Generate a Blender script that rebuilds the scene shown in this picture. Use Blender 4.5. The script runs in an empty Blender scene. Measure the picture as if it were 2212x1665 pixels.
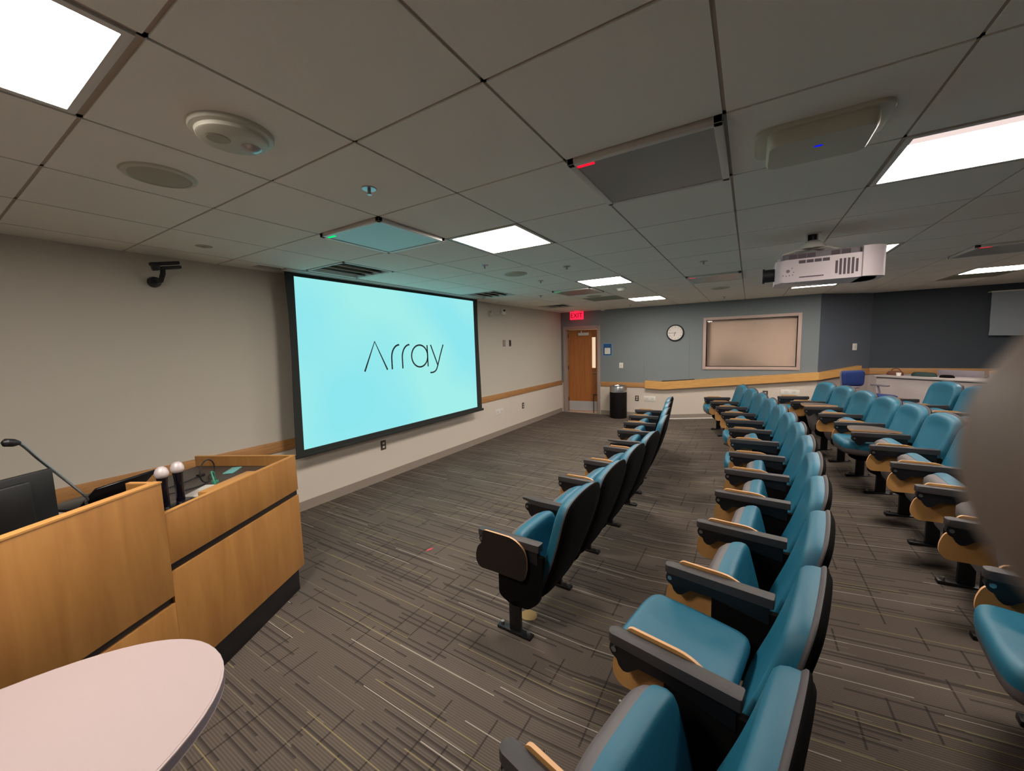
import bpy, bmesh, math, random
from mathutils import Vector, Matrix
random.seed(7)
SC = bpy.context.scene
COL = SC.collection
PI = math.pi

# ------------------------------------------------------------------ colours and materials
def lin(c):
    return tuple(((v/255)/12.92 if v/255 <= .04045 else ((v/255+.055)/1.055)**2.4) for v in c)

def mat(name, rgb, rough=.6, metal=0., spec=.5, noise=0., scale=30., bump=0., bscale=200., emit=None, estr=0., coat=0., alpha=None):
    m = bpy.data.materials.new(name); m.use_nodes = True
    nt = m.node_tree; b = nt.nodes['Principled BSDF']
    c = lin(rgb)
    b.inputs['Base Color'].default_value = (*c, 1)
    b.inputs['Roughness'].default_value = rough
    b.inputs['Metallic'].default_value = metal
    b.inputs['Specular IOR Level'].default_value = spec
    b.inputs['Coat Weight'].default_value = coat
    if emit is not None:
        b.inputs['Emission Color'].default_value = (*lin(emit), 1)
        b.inputs['Emission Strength'].default_value = estr
    tc = nt.nodes.new('ShaderNodeTexCoord')
    if noise:
        n = nt.nodes.new('ShaderNodeTexNoise'); n.inputs['Scale'].default_value = scale
        n.inputs['Detail'].default_value = 3
        nt.links.new(tc.outputs['Object'], n.inputs['Vector'])
        r = nt.nodes.new('ShaderNodeMapRange')
        r.inputs['To Min'].default_value = 1-noise; r.inputs['To Max'].default_value = 1+noise
        nt.links.new(n.outputs['Fac'], r.inputs['Value'])
        mx = nt.nodes.new('ShaderNodeVectorMath'); mx.operation = 'SCALE'
        mx.inputs[0].default_value = c
        nt.links.new(r.outputs['Result'], mx.inputs['Scale'])
        nt.links.new(mx.outputs['Vector'], b.inputs['Base Color'])
    if bump:
        n2 = nt.nodes.new('ShaderNodeTexNoise'); n2.inputs['Scale'].default_value = bscale
        nt.links.new(tc.outputs['Object'], n2.inputs['Vector'])
        bp_ = nt.nodes.new('ShaderNodeBump'); bp_.inputs['Strength'].default_value = bump
        bp_.inputs['Distance'].default_value = .002
        nt.links.new(n2.outputs['Fac'], bp_.inputs['Height'])
        nt.links.new(bp_.outputs['Normal'], b.inputs['Normal'])
    return m

def wood(name, rgb, rgb2, grain=(60, 60, 4), rough=.45, mixw=1.):
    m = bpy.data.materials.new(name); m.use_nodes = True
    nt = m.node_tree; b = nt.nodes['Principled BSDF']
    b.inputs['Roughness'].default_value = rough
    tc = nt.nodes.new('ShaderNodeTexCoord')
    mp = nt.nodes.new('ShaderNodeMapping'); mp.inputs['Scale'].default_value = grain
    nt.links.new(tc.outputs['Object'], mp.inputs['Vector'])
    n = nt.nodes.new('ShaderNodeTexNoise'); n.inputs['Scale'].default_value = 1.; n.inputs['Detail'].default_value = 6
    n.inputs['Roughness'].default_value = .62; n.inputs['Distortion'].default_value = .5
    nt.links.new(mp.outputs['Vector'], n.inputs['Vector'])
    r = nt.nodes.new('ShaderNodeValToRGB')
    r.color_ramp.elements[0].position = .30; r.color_ramp.elements[0].color = (*lin(rgb2), 1)
    r.color_ramp.elements[1].position = .66; r.color_ramp.elements[1].color = (*lin(rgb), 1)
    nt.links.new(n.outputs['Fac'], r.inputs['Fac'])
    nt.links.new(r.outputs['Color'], b.inputs['Base Color'])
    return m

class NB:                                     # tiny math-node helper
    def __init__(s, nt): s.nt = nt
    def m(s, op, *a):
        n = s.nt.nodes.new('ShaderNodeMath'); n.operation = op
        for i, v in enumerate(a):
            if isinstance(v, (int, float)): n.inputs[i].default_value = v
            else: s.nt.links.new(v, n.inputs[i])
        return n.outputs[0]
    def rnd(s, x, y, seed=0.):
        c = s.nt.nodes.new('ShaderNodeCombineXYZ')
        for i, v in enumerate((x, y, seed)):
            if isinstance(v, (int, float)): c.inputs[i].default_value = v
            else: s.nt.links.new(v, c.inputs[i])
        w = s.nt.nodes.new('ShaderNodeTexWhiteNoise'); w.noise_dimensions = '3D'
        s.nt.links.new(c.outputs[0], w.inputs['Vector'])
        return w.outputs['Value']
    def mix(s, fac, a, b):
        n = s.nt.nodes.new('ShaderNodeMix'); n.data_type = 'RGBA'
        if isinstance(fac, (int, float)): n.inputs[0].default_value = fac
        else: s.nt.links.new(fac, n.inputs[0])
        for i, v in ((6, a), (7, b)):
            if isinstance(v, tuple): n.inputs[i].default_value = (*v, 1)
            else: s.nt.links.new(v, n.inputs[i])
        return n.outputs[2]

def carpet_material():
    m = bpy.data.materials.new('carpet'); m.use_nodes = True
    nt = m.node_tree; b = nt.nodes['Principled BSDF']; q = NB(nt)
    b.inputs['Roughness'].default_value = .95; b.inputs['Specular IOR Level'].default_value = .15
    tc = nt.nodes.new('ShaderNodeTexCoord'); sp = nt.nodes.new('ShaderNodeSeparateXYZ')
    nt.links.new(tc.outputs['Object'], sp.inputs[0]); X, Y = sp.outputs[0], sp.outputs[1]
    base = lin((96, 87, 80))
    # ribs along x, 8 mm pitch
    rib = q.m('SINE', q.m('MULTIPLY', Y, 2*PI/.0115))
    ribf = q.m('MULTIPLY_ADD', rib, .20, 1.0)
    nz = nt.nodes.new('ShaderNodeTexNoise'); nz.inputs['Scale'].default_value = 1.3; nz.inputs['Detail'].default_value = 5
    nt.links.new(tc.outputs['Object'], nz.inputs['Vector'])
    ribf = q.m('MULTIPLY', ribf, q.m('MULTIPLY_ADD', nz.outputs['Fac'], .5, .75))
    col = base
    def lines(A, B, pitch, width, length, dens, seed):
        # thin lines running along A, placed across B
        ib = q.m('FLOOR', q.m('DIVIDE', B, pitch)); fb = q.m('FRACT', q.m('DIVIDE', B, pitch))
        off = q.rnd(ib, 3.1, seed)
        u = q.m('ADD', q.m('DIVIDE', A, length), q.m('MULTIPLY', off, 7.3)); ia = q.m('FLOOR', u)
        on = q.m('GREATER_THAN', q.rnd(ia, ib, seed+.7), 1-dens)
        w = q.m('LESS_THAN', q.m('ABSOLUTE', q.m('SUBTRACT', fb, .5)), width/pitch/2)
        return q.m('MULTIPLY', on, w), q.rnd(ia, ib, seed+2.2)
    dk, _ = lines(X, Y, .0345, .0115, .42, .40, 11.)
    dk2, _ = lines(Y, X, .125, .009, .19, .34, 23.)
    dk3, _ = lines(X, Y, .0805, .012, .61, .30, 31.)
    lt, hue = lines(X, Y, .0575, .0046, .66, .27, 5.)
    lt2, hue2 = lines(X, Y, .0460, .0036, .38, .2, 7.)
    c1 = q.mix(q.m('MULTIPLY', q.m('MAXIMUM', dk, dk3), .55), col, lin((40, 36, 38)))
    c1 = q.mix(q.m('MULTIPLY', dk2, .60), c1, lin((38, 34, 34)))
    yel = q.mix(q.m('GREATER_THAN', hue, .45), lin((190, 182, 170)), lin((150, 140, 96)))
    c1 = q.mix(q.m('MULTIPLY', lt, .72), c1, yel)
    c1 = q.mix(q.m('MULTIPLY', lt2, .55), c1, lin((140, 134, 112)))
    sc = nt.nodes.new('ShaderNodeVectorMath'); sc.operation = 'SCALE'
    nt.links.new(c1, sc.inputs[0]); nt.links.new(ribf, sc.inputs['Scale'])
    nt.links.new(sc.outputs[0], b.inputs['Base Color'])
    return m

def two_tone_wall(name, upper, lower, x0=None, slope=0., z0=.75):
    m = bpy.data.materials.new(name); m.use_nodes = True
    nt = m.node_tree; b = nt.nodes['Principled BSDF']; q = NB(nt)
    b.inputs['Roughness'].default_value = .8; b.inputs['Specular IOR Level'].default_value = .3
    g = nt.nodes.new('ShaderNodeNewGeometry'); sp = nt.nodes.new('ShaderNodeSeparateXYZ')
    nt.links.new(g.outputs['Position'], sp.inputs[0])
    lim = z0
    if x0 is not None:
        lim = q.m('ADD', z0, q.m('MULTIPLY', q.m('MINIMUM', q.m('MAXIMUM', q.m('SUBTRACT', sp.outputs[0], x0), 0.), 3.2), slope))
    f = q.m('LESS_THAN', sp.outputs[2], lim)
    c = q.mix(f, lin(upper), lin(lower))
    nt.links.new(c, b.inputs['Base Color'])
    n2 = nt.nodes.new('ShaderNodeTexNoise'); n2.inputs['Scale'].default_value = 160
    nt.links.new(g.outputs['Position'], n2.inputs['Vector'])
    bp_ = nt.nodes.new('ShaderNodeBump'); bp_.inputs['Strength'].default_value = .12; bp_.inputs['Distance'].default_value = .002
    nt.links.new(n2.outputs['Fac'], bp_.inputs['Height']); nt.links.new(bp_.outputs['Normal'], b.inputs['Normal'])
    return m

M = {}
M['carpet'] = carpet_material()
M['wall_beige'] = two_tone_wall('wall_beige_cream', (206, 200, 188), (222, 212, 200))
M['wall_blue'] = two_tone_wall('wall_bluegrey_cream', (128, 136, 140), (216, 204, 192), x0=-1.5, slope=.098, z0=.76)
M['wall_blue2'] = two_tone_wall('wall_slate_cream', (92, 99, 110), (190, 178, 174), z0=1.06)
M['wall_light'] = mat('wall_warm_white', (232, 226, 216), .85)
M['wall_dark'] = two_tone_wall('wall_dimmed', (70, 76, 84), (175, 165, 162), z0=1.06)  # dimness of the back wall put into a darker colour
M['wall_plain'] = mat('wall_plain', (120, 122, 126), .85)
M['tile'] = mat('ceiling_tile', (240, 236, 226), .95, spec=.1, noise=.05, scale=300, bump=.3, bscale=500)
M['tbar'] = mat('ceiling_bar', (176, 160, 144), .7)
M['gap'] = mat('ceiling_shadow_gap', (60, 56, 50), .9)
M['oak_rail'] = wood('oak_rail', (196, 146, 92), (170, 120, 74), grain=(6, 6, 70))
M['maple_rail'] = wood('maple_rail', (222, 172, 104), (204, 150, 84), grain=(6, 6, 60))
M['podium_wood'] = wood('podium_maple', (178, 128, 70), (158, 108, 56), grain=(14, 14, 1.6), rough=.38)
M['podium_edge'] = mat('podium_edge', (206, 150, 84), .4)
M['black_lam'] = mat('black_laminate', (22, 20, 24), .45)
M['desk_dark'] = mat('desk_dark', (74, 66, 62), .5)
M['door_wood'] = wood('door_oak', (186, 118, 60), (164, 98, 46), grain=(22, 22, 1.8), rough=.4)
M['frame_paint'] = mat('frame_paint', (168, 152, 144), .5)
M['win_frame'] = mat('window_frame_paint', (196, 172, 162), .5)
M['base_rubber'] = mat('baseboard_rubber', (152, 140, 130), .7)
M['bronze'] = mat('bronze_plate', (74, 66, 56), .5)
M['plate_steel'] = mat('kick_plate_steel', (214, 214, 216), .5, metal=.6)
M['steel'] = mat('brushed_steel', (190, 190, 192), .28, metal=1., bump=.1, bscale=60)
M['chrome'] = mat('chrome_dull', (170, 172, 176), .35, metal=1.)
M['teal'] = mat('teal_vinyl', (32, 104, 130), .40, spec=.5, bump=.35, bscale=900, noise=.04, scale=9)
M['charcoal'] = mat('charcoal_plastic', (66, 60, 64), .55, bump=.3, bscale=900)
M['armtop'] = mat('arm_plastic', (60, 56, 57), .48, bump=.35, bscale=900)
M['pan'] = mat('seat_pan_plastic', (104, 98, 100), .5, bump=.2, bscale=900)
M['blackfab'] = mat('black_fabric', (13, 11, 11), .95, spec=.12, bump=.3, bscale=700)
M['blackmetal'] = mat('black_metal', (16, 16, 20), .42)
M['birch'] = wood('birch_ply', (196, 148, 88), (178, 130, 76), grain=(10, 10, 3), rough=.5)
M['ply_edge'] = mat('plywood_edge', (222, 172, 124), .5)
M['tab_lam'] = mat('tablet_laminate', (27, 20, 18), .55, noise=.1, scale=120)
M['tab_top'] = mat('tablet_top_laminate', (84, 74, 68), .45, noise=.06, scale=160)
M['white'] = mat('white_plastic', (232, 228, 220), .45)
M['whitem'] = mat('white_metal', (212, 208, 202), .4)
M['projector'] = mat('projector_shell', (206, 194, 200), .4)
M['proj_grey'] = mat('projector_grey', (112, 104, 112), .5)
M['proj_dark'] = mat('projector_vent', (88, 76, 84), .7)
M['offwhite'] = mat('device_offwhite', (196, 194, 178), .5)
M['greymesh'] = mat('speaker_grille', (176, 172, 154), .7, noise=.15, scale=600)
M['greypanel'] = mat('grey_panel', (150, 152, 150), .28, noise=.03, scale=40)
M['screen_black'] = mat('screen_border', (38, 42, 40), .8)
M['glass'] = mat('window_glass', (230, 235, 235), .05, spec=.6)
def _glass():
    nt = M['glass'].node_tree; nt.nodes.clear()
    tr = nt.nodes.new('ShaderNodeBsdfTransparent'); gl = nt.nodes.new('ShaderNodeBsdfGlossy'); gl.inputs['Roughness'].default_value = .03
    fr = nt.nodes.new('ShaderNodeFresnel'); fr.inputs[0].default_value = 1.45; mx = nt.nodes.new('ShaderNodeMixShader'); o = nt.nodes.new('ShaderNodeOutputMaterial')
    nt.links.new(fr.outputs[0], mx.inputs[0]); nt.links.new(tr.outputs[0], mx.inputs[1]); nt.links.new(gl.outputs[0], mx.inputs[2]); nt.links.new(mx.outputs[0], o.inputs[0])
_glass()
M['blind'] = mat('roller_blind', (236, 208, 188), .9, noise=.03, scale=8)
M['table'] = mat('table_laminate', (184, 168, 168), .42, noise=.012, scale=60)
M['table_edge'] = mat('table_edge', (120, 112, 122), .5)
M['blue'] = mat('blue_fabric', (20, 48, 112), .8, bump=.3, bscale=500)
M['greyplastic'] = mat('grey_plastic', (118, 110, 118), .55)
M['counter'] = mat('counter_white', (176, 166, 164), .6)
M['countertop'] = mat('counter_top', (168, 160, 158), .45)
M['paper'] = mat('paper_white', (226, 222, 214), .8)
M['board'] = mat('hanging_sheet', (150, 158, 166), .8, noise=.04, scale=3)
M['skin'] = mat('skin', (88, 74, 64), .55, noise=.05, scale=60)  # shade on the hand beside the lens darkened into the colour
M['nail'] = mat('nail', (206, 170, 156), .35)
M['poster_blue'] = mat('poster_blue', (30, 84, 140), .5)
M['poster_rim'] = mat('poster_rim', (120, 170, 205), .5)
M['bin_body'] = mat('bin_body', (17, 15, 17), .7, spec=.2, bump=.3, bscale=300)
M['black_glossy'] = mat('black_glossy', (12, 12, 22), .22)
M['mon_back'] = mat('monitor_back', (20, 22, 24), .4, noise=.2, scale=20)
M['grille'] = mat('mic_grille', (214, 204, 206), .45, metal=.2, noise=.1, scale=900)
M['green_cable'] = mat('green_cable', (64, 150, 122), .5)
M['black_cable'] = mat('black_cable', (30, 28, 30), .6)
M['card_blue'] = mat('card_blue', (120, 190, 190), .5)
M['tile_floor'] = mat('hall_floor', (196, 176, 160), .35, noise=.06, scale=5)
M['hall_wall'] = mat('hall_wall', (200, 170, 140), .8)
M['brown_bag'] = mat('brown_leather', (96, 56, 40), .7)
M['green_bag'] = mat('dark_green_cloth', (28, 50, 46), .8)
M['red_litter'] = mat('pink_scrap', (200, 70, 90), .7)
M['tan_litter'] = mat('tan_scrap', (168, 140, 90), .7)
M['dial'] = mat('clock_dial', (226, 218, 212), .5)
M['vent_dark'] = mat('vent_dark', (84, 82, 76), .7)

def emis(name, rgb, strength):
    m = bpy.data.materials.new(name); m.use_nodes = True
    nt = m.node_tree; nt.nodes.clear()
    e = nt.nodes.new('ShaderNodeEmission'); o = nt.nodes.new('ShaderNodeOutputMaterial')
    e.inputs[0].default_value = (*lin(rgb), 1); e.inputs[1].default_value = strength
    nt.links.new(e.outputs[0], o.inputs[0]); return m
LIGHT = 45.0
M['lamp'] = emis('lamp_diffuser', (255, 243, 231), LIGHT)
M['lamp_side'] = emis('lamp_reflector', (255, 232, 226), .92)
M['led_green'] = emis('led_green', (0, 255, 130), 1.0)
M['led_red'] = emis('led_red', (255, 20, 50), 1.3)
M['led_blue'] = emis('led_blue', (0, 10, 255), 1.6)
M['exit_red'] = emis('exit_red', (255, 40, 74), 1.15)
M['exit_letter'] = emis('exit_letter', (150, 0, 26), .6)
M['ink'] = mat('projected_letters', (42, 56, 62), .9)

def screen_material():
    m = bpy.data.materials.new('glowing_picture'); m.use_nodes = True
    nt = m.node_tree; nt.nodes.clear(); q = NB(nt)
    e = nt.nodes.new('ShaderNodeEmission'); o = nt.nodes.new('ShaderNodeOutputMaterial')
    tc = nt.nodes.new('ShaderNodeTexCoord')
    n = nt.nodes.new('ShaderNodeTexNoise'); n.inputs['Scale'].default_value = .7; n.inputs['Detail'].default_value = 1
    nt.links.new(tc.outputs['Object'], n.inputs['Vector'])
    f = nt.nodes.new('ShaderNodeMapRange'); f.inputs['From Min'].default_value = .35; f.inputs['From Max'].default_value = .65
    nt.links.new(n.outputs['Fac'], f.inputs['Value'])
    c = q.mix(f.outputs[0], lin((142, 230, 238)), lin((162, 238, 234)))
    nt.links.new(c, e.inputs[0]); e.inputs[1].default_value = 1.0  # emission stands in for the projector light the screen reflects
    nt.links.new(e.outputs[0], o.inputs[0]); return m
M['picture'] = screen_material()

# ------------------------------------------------------------------ geometry helpers
def link(name, me, parent=None, mats=(), smooth=None, loc=None):
    o = bpy.data.objects.new(name, me); COL.objects.link(o)
    for k in mats: me.materials.append(M[k] if isinstance(k, str) else k)
    if smooth is not None:
        for p in me.polygons: p.use_smooth = True
        me.set_sharp_from_angle(angle=math.radians(smooth))
    if parent is not None: o.parent = parent
    if loc is not None: o.location = loc
    return o

def bm_to(name, bm, parent, mats, smooth=35, loc=None):
    bmesh.ops.recalc_face_normals(bm, faces=bm.faces)
    me = bpy.data.meshes.new(name); bm.to_mesh(me); bm.free()
    return link(name, me, parent, mats, smooth, loc)

def box(bm, x0, x1, y0, y1, z0, z1, mi=0, bev=0., mtx=None):
    vs = [bm.verts.new((x, y, z)) for x in (x0, x1) for y in (y0, y1) for z in (z0, z1)]
    fs = [(0, 1, 3, 2), (4, 6, 7, 5), (0, 4, 5, 1), (2, 3, 7, 6), (0, 2, 6, 4), (1, 5, 7, 3)]
    faces = [bm.faces.new([vs[i] for i in f]) for f in fs]
    geom = vs
    if bev:
        es = list({e for f in faces for e in f.edges})
        r = bmesh.ops.bevel(bm, geom=es, offset=bev, segments=2, affect='EDGES', profile=.5)
        geom = list({v for f in r['faces'] for v in f.verts} | {v for v in vs if v.is_valid})
        faces = list({f for v in geom for f in v.link_faces})
    for f in faces: f.material_index = mi
    if mtx is not None: bmesh.ops.transform(bm, matrix=mtx, verts=geom)
    return geom

def prism(bm, pts, axis, a0, a1, mi=0, side_mi=None, cap1_mi=None, bev=0., mtx=None):
    """pts in the two other axes; extruded along axis from a0 to a1"""
    def mk(p, a):
        if axis == 'y': return (p[0], a, p[1])
        if axis == 'x': return (a, p[0], p[1])
        return (p[0], p[1], a)
    A = [bm.verts.new(mk(p, a0)) for p in pts]; B = [bm.verts.new(mk(p, a1)) for p in pts]
    n = len(pts); fs = []
    f0 = bm.faces.new(A); f1 = bm.faces.new(B[::-1]); f0.material_index = mi; f1.material_index = cap1_mi if cap1_mi is not None else mi
    for i in range(n):
        f = bm.faces.new((A[i], B[i], B[(i+1) % n], A[(i+1) % n])); f.material_index = side_mi if side_mi is not None else mi
        fs.append(f)
    geom = A+B
    if bev:
        es = [e for e in f0.edges]+[e for e in f1.edges]
        r = bmesh.ops.bevel(bm, geom=es, offset=bev, segments=2, affect='EDGES', profile=.5)
        geom = list({v for f in r['faces'] for v in f.verts} | {v for v in geom if v.is_valid})
    if mtx is not None: bmesh.ops.transform(bm, matrix=mtx, verts=[v for v in geom if v.is_valid])
    return geom

def catmull(pts, n=6, closed=True):
    out = []; m = len(pts)
    rng = range(m) if closed else range(m-1)
    for i in rng:
        if closed: p0, p1, p2, p3 = pts[(i-1) % m], pts[i], pts[(i+1) % m], pts[(i+2) % m]
        else: p0, p1, p2, p3 = pts[max(i-1, 0)], pts[i], pts[i+1], pts[min(i+2, m-1)]
        for k in range(n):
            t = k/n; t2 = t*t; t3 = t2*t
            out.append(tuple(.5*((2*b)+(-a+c)*t+(2*a-5*b+4*c-d)*t2+(-a+3*b-3*c+d)*t3) for a, b, c, d in zip(p0, p1, p2, p3)))
    if not closed: out.append(tuple(pts[-1]))
    return out

def round_poly(pts, r, seg=4):
    """2-D polygon with every corner rounded; r number or list"""
    out = []; n = len(pts)
    for i in range(n):
        p = Vector(pts[i]); a = Vector(pts[i-1]); b = Vector(pts[(i+1) % n])
        rr = r[i] if isinstance(r, (list, tuple)) else r
        if rr <= 0: out.append(tuple(p)); continue
        da = (a-p); db = (b-p); rr = min(rr, da.length*.48, db.length*.48)
        s = p+da.normalized()*rr; e = p+db.normalized()*rr
        for k in range(seg+1):
            t = k/seg; out.append(tuple((1-t)**2*s+2*t*(1-t)*p+t*t*e))
    return out

def domed(bm, outline, center, front, back, place, mi_f=0, mi_b=0):
    """closed cushion: outline 2-D ring, front/back lists of (r, depth); place(u,v,d)->xyz"""
    n = len(outline)
    def ring(r, d): return [bm.verts.new(place(center[0]+(p[0]-center[0])*r, center[1]+(p[1]-center[1])*r, d)) for p in outline]
    def side(prof, mi, flip):
        rings = [ring(r, d) for r, d in prof if r > 0]
        for a, b in zip(rings, rings[1:]):
            for i in range(n):
                f = bm.faces.new((a[i], a[(i+1) % n], b[(i+1) % n], b[i])); f.material_index = mi
        d0 = prof[-1]
        c = bm.verts.new(place(center[0], center[1], d0[1]))
        l = rings[-1]
        for i in range(n):
            f = bm.faces.new((l[i], l[(i+1) % n], c)); f.material_index = mi
        return rings[0]
    a = side(front, mi_f, False); b = side(back, mi_b, True)
    for i in range(n):
        f = bm.faces.new((a[i], a[(i+1) % n], b[(i+1) % n], b[i])); f.material_index = mi_f

def cyl(bm, p0, p1, r0, r1=None, seg=16, mi=0, cap=True):
    r1 = r0 if r1 is None else r1
    p0 = Vector(p0); p1 = Vector(p1); d = (p1-p0).normalized()
    up = Vector((0, 0, 1)) if abs(d.z) < .9 else Vector((1, 0, 0))
    a = d.cross(up).normalized(); b = d.cross(a)
    A = [bm.verts.new(p0+(a*math.cos(t)+b*math.sin(t))*r0) for t in [2*PI*i/seg for i in range(seg)]]
    B = [bm.verts.new(p1+(a*math.cos(t)+b*math.sin(t))*r1) for t in [2*PI*i/seg for i in range(seg)]]
    for i in range(seg):
        f = bm.faces.new((A[i], B[i], B[(i+1) % seg], A[(i+1) % seg])); f.material_index = mi
    if cap:
        f = bm.faces.new(A); f.material_index = mi; f = bm.faces.new(B[::-1]); f.material_index = mi

def lathe(bm, prof, c=(0, 0, 0), seg=32, mi=0, mtx=None):
    """prof list of (r,z)"""
    rings = []
    allv = []
    for r, z in prof:
        if r < 1e-6: v = [bm.verts.new((c[0], c[1], c[2]+z))]
        else: v = [bm.verts.new((c[0]+r*math.cos(2*PI*i/seg), c[1]+r*math.sin(2*PI*i/seg), c[2]+z)) for i in range(seg)]
        rings.append(v); allv += v
    for a, b in zip(rings, rings[1:]):
        if len(a) == 1 and len(b) == 1: continue
        for i in range(seg):
            j = (i+1) % seg
            if len(a) == 1: f = bm.faces.new((a[0], b[j], b[i]))
            elif len(b) == 1: f = bm.faces.new((a[i], a[j], b[0]))
            else: f = bm.faces.new((a[i], a[j], b[j], b[i]))
            f.material_index = mi
    if mtx is not None: bmesh.ops.transform(bm, matrix=mtx, verts=allv)

def tube(bm, pts, r, seg=10, mi=0):
    pts = [Vector(p) for p in pts]; rings = []
    prev = None
    for i, p in enumerate(pts):
        d = (pts[min(i+1, len(pts)-1)]-pts[max(i-1, 0)]).normalized()
        if prev is None:
            up = Vector((0, 0, 1)) if abs(d.z) < .9 else Vector((1, 0, 0)); a = d.cross(up).normalized()
        else: a = (prev-d*prev.dot(d)).normalized()
        prev = a; b = d.cross(a)
        rr = r[i] if isinstance(r, (list, tuple)) else r
        rings.append([bm.verts.new(p+(a*math.cos(2*PI*k/seg)+b*math.sin(2*PI*k/seg))*rr) for k in range(seg)])
    for A, B in zip(rings, rings[1:]):
        for i in range(seg):
            f = bm.faces.new((A[i], A[(i+1) % seg], B[(i+1) % seg], B[i])); f.material_index = mi
    f = bm.faces.new(rings[0]); f.material_index = mi; f = bm.faces.new(rings[-1][::-1]); f.material_index = mi

def part(name, fn, parent, mats, smooth=35, loc=None):
    bm = bmesh.new(); fn(bm)
    return bm_to(name, bm, parent, mats if isinstance(mats, (list, tuple)) else [mats], smooth, loc)

def thing(name, label, cat, loc=(0, 0, 0), rz=0., group=None):
    o = bpy.data.objects.new(name, None); COL.objects.link(o); o.empty_display_size = .05
    o.location = loc; o.rotation_euler = (0, 0, rz); o['label'] = label; o['category'] = cat
    if group: o['group'] = group
    return o

def tag(o, label, cat, group=None):
    o['label'] = label; o['category'] = cat
    if group: o['group'] = group
    return o

def struct(name, fn, mats, smooth=30):
    o = part(name, fn, None, mats, smooth); o['kind'] = 'structure'; return o

def dup(root, loc, rz=0., label=None, group=None):
    r = root.copy(); COL.objects.link(r); r.location = loc; r.rotation_euler = (0, 0, rz)
    if label: r['label'] = label
    if group: r['group'] = group
    def rec(a, b):
        for ch in a.children:
            c = ch.copy(); COL.objects.link(c); c.parent = b
            rec(ch, c)
    rec(root, r)
    return r

def label_mesh(o, label): o['label'] = label; return o

# ------------------------------------------------------------------ room dimensions (metres)
XW, YF, YD, ZC = -4.0775, 9.03, 9.70, 2.514
XR, YN = 6.4, -3.2
G = .6096; GX0, GY0 = -.71, .4236
def gx(i): return GX0+G*i
def gy(j): return GY0+G*j
def floor_z(x, y):
    t = x+(y-4.0)**2/27.6
    if y < .6: t = x+3.4**2/27.6
    return max(0., min(.32, .1*(t+.55)))

# floor, flat by the screen and ramping gently up under the seats
def f_floor(bm):
    nx, ny = 84, 104
    g = [[None]*(ny+1) for _ in range(nx+1)]
    for i in range(nx+1):
        for j in range(ny+1):
            x = XW-.1+(XR+.1-XW+.1)*i/nx; y = YN-.1+(YD+.1-YN+.1)*j/ny
            g[i][j] = bm.verts.new((x, y, floor_z(x, y)))
    for i in range(nx):
        for j in range(ny): bm.faces.new((g[i][j], g[i+1][j], g[i+1][j+1], g[i][j+1]))
    # underside skirt so that the slab has thickness
    e = [g[i][0] for i in range(nx+1)]+[g[nx][j] for j in range(1, ny+1)]+[g[i][ny] for i in range(nx-1, -1, -1)]+[g[0][j] for j in range(ny-1, 0, -1)]
    lo = [bm.verts.new((v.co.x, v.co.y, -.15)) for v in e]; n = len(e)
    for i in range(n): bm.faces.new((e[i], lo[i], lo[(i+1) % n], e[(i+1) % n]))
    bm.faces.new(lo)
struct('floor', f_floor, ['carpet'], 20)

struct('wall_left', lambda bm: box(bm, XW-.15, XW, YN-.15, YF+.15, -.1, 2.75), ['wall_beige'])

DX0, DX1, DZ = -3.965, -3.11, 2.10          # door opening
WX0, WX1, WZ0, WZ1 = -.775, .765, 1.175, 2.135   # window opening
def f_far(bm):
    for a in [(XW-.1, DX0, -.1, 2.75), (DX0, DX1, DZ, 2.75), (DX1, WX0, -.1, 2.75), (WX0, WX1, -.1, WZ0), (WX0, WX1, WZ1, 2.75), (WX1, 1.09, -.1, 2.75)]:
        box(bm, a[0], a[1], YF, YF+.16, a[2], a[3])
struct('wall_far', f_far, ['wall_blue'])
# short wall that angles back
A0 = Vector((1.09, YF)); A1 = Vector((1.93, YD)); AD = (A1-A0).normalized(); AN = Vector((AD.y, -AD.x))   # AN faces the room
def f_ang(bm):
    prism(bm, [tuple(A0), tuple(A1), tuple(A1-AN*.16), tuple(A0-AN*.16)], 'z', -.1, 2.75)
struct('wall_angled', f_ang, ['wall_blue2'])
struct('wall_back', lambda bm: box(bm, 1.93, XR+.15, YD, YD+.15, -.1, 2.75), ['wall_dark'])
struct('wall_right', lambda bm: box(bm, XR, XR+.15, YN-.15, YD, -.1, 2.75), ['wall_light'])
struct('wall_near', lambda bm: box(bm, XW, XR, YN-.15, YN, -.1, 2.75), ['wall_light'])

# ------------------------------------------------------------------ ceiling: 2 ft grid; fixtures replace tiles
LIGHTS = [(-2, -1), (-2, 3), (-2, 7), (-2, 11), (2, 3), (2, 7), (2, 11), (5, 7), (5, 11)]
MICS = [(-3, 2), (-3, 8), (0, 2), (0, 8), (4, 8)]
VENTS_S = [(-5, 3), (-5, 7), (-5, 11)]
VENTS_D = [(-3, 10), (5, 12)]
skip = set(LIGHTS+MICS+VENTS_S+VENTS_D)
def f_ceil(bm):
    box(bm, XW-.1, XR+.1, YN-.1, YD+.1, ZC+.16, ZC+.22, 0)
    for i in range(-6, 12):
        for j in range(-6, 16):
            if (i, j) in skip: continue
            x0, x1 = max(gx(i)+.006, XW), min(gx(i+1)-.006, XR)
            y0, y1 = max(gy(j)+.006, YN), min(gy(j+1)-.006, YD)
            if x1-x0 < .02 or y1-y0 < .02: continue
            # keep the screen slot free
            if x0 < -3.80 and x1 > -3.95 and y1 > 1.95 and y0 < 5.32:
                if x1 > -3.79: box(bm, -3.79, x1, y0, y1, ZC-.001, ZC+.02, 0)
                continue
            box(bm, x0, x1, y0, y1, ZC-.001, ZC+.02, 0)
ceil = struct('ceiling', f_ceil, ['tile'])
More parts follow.
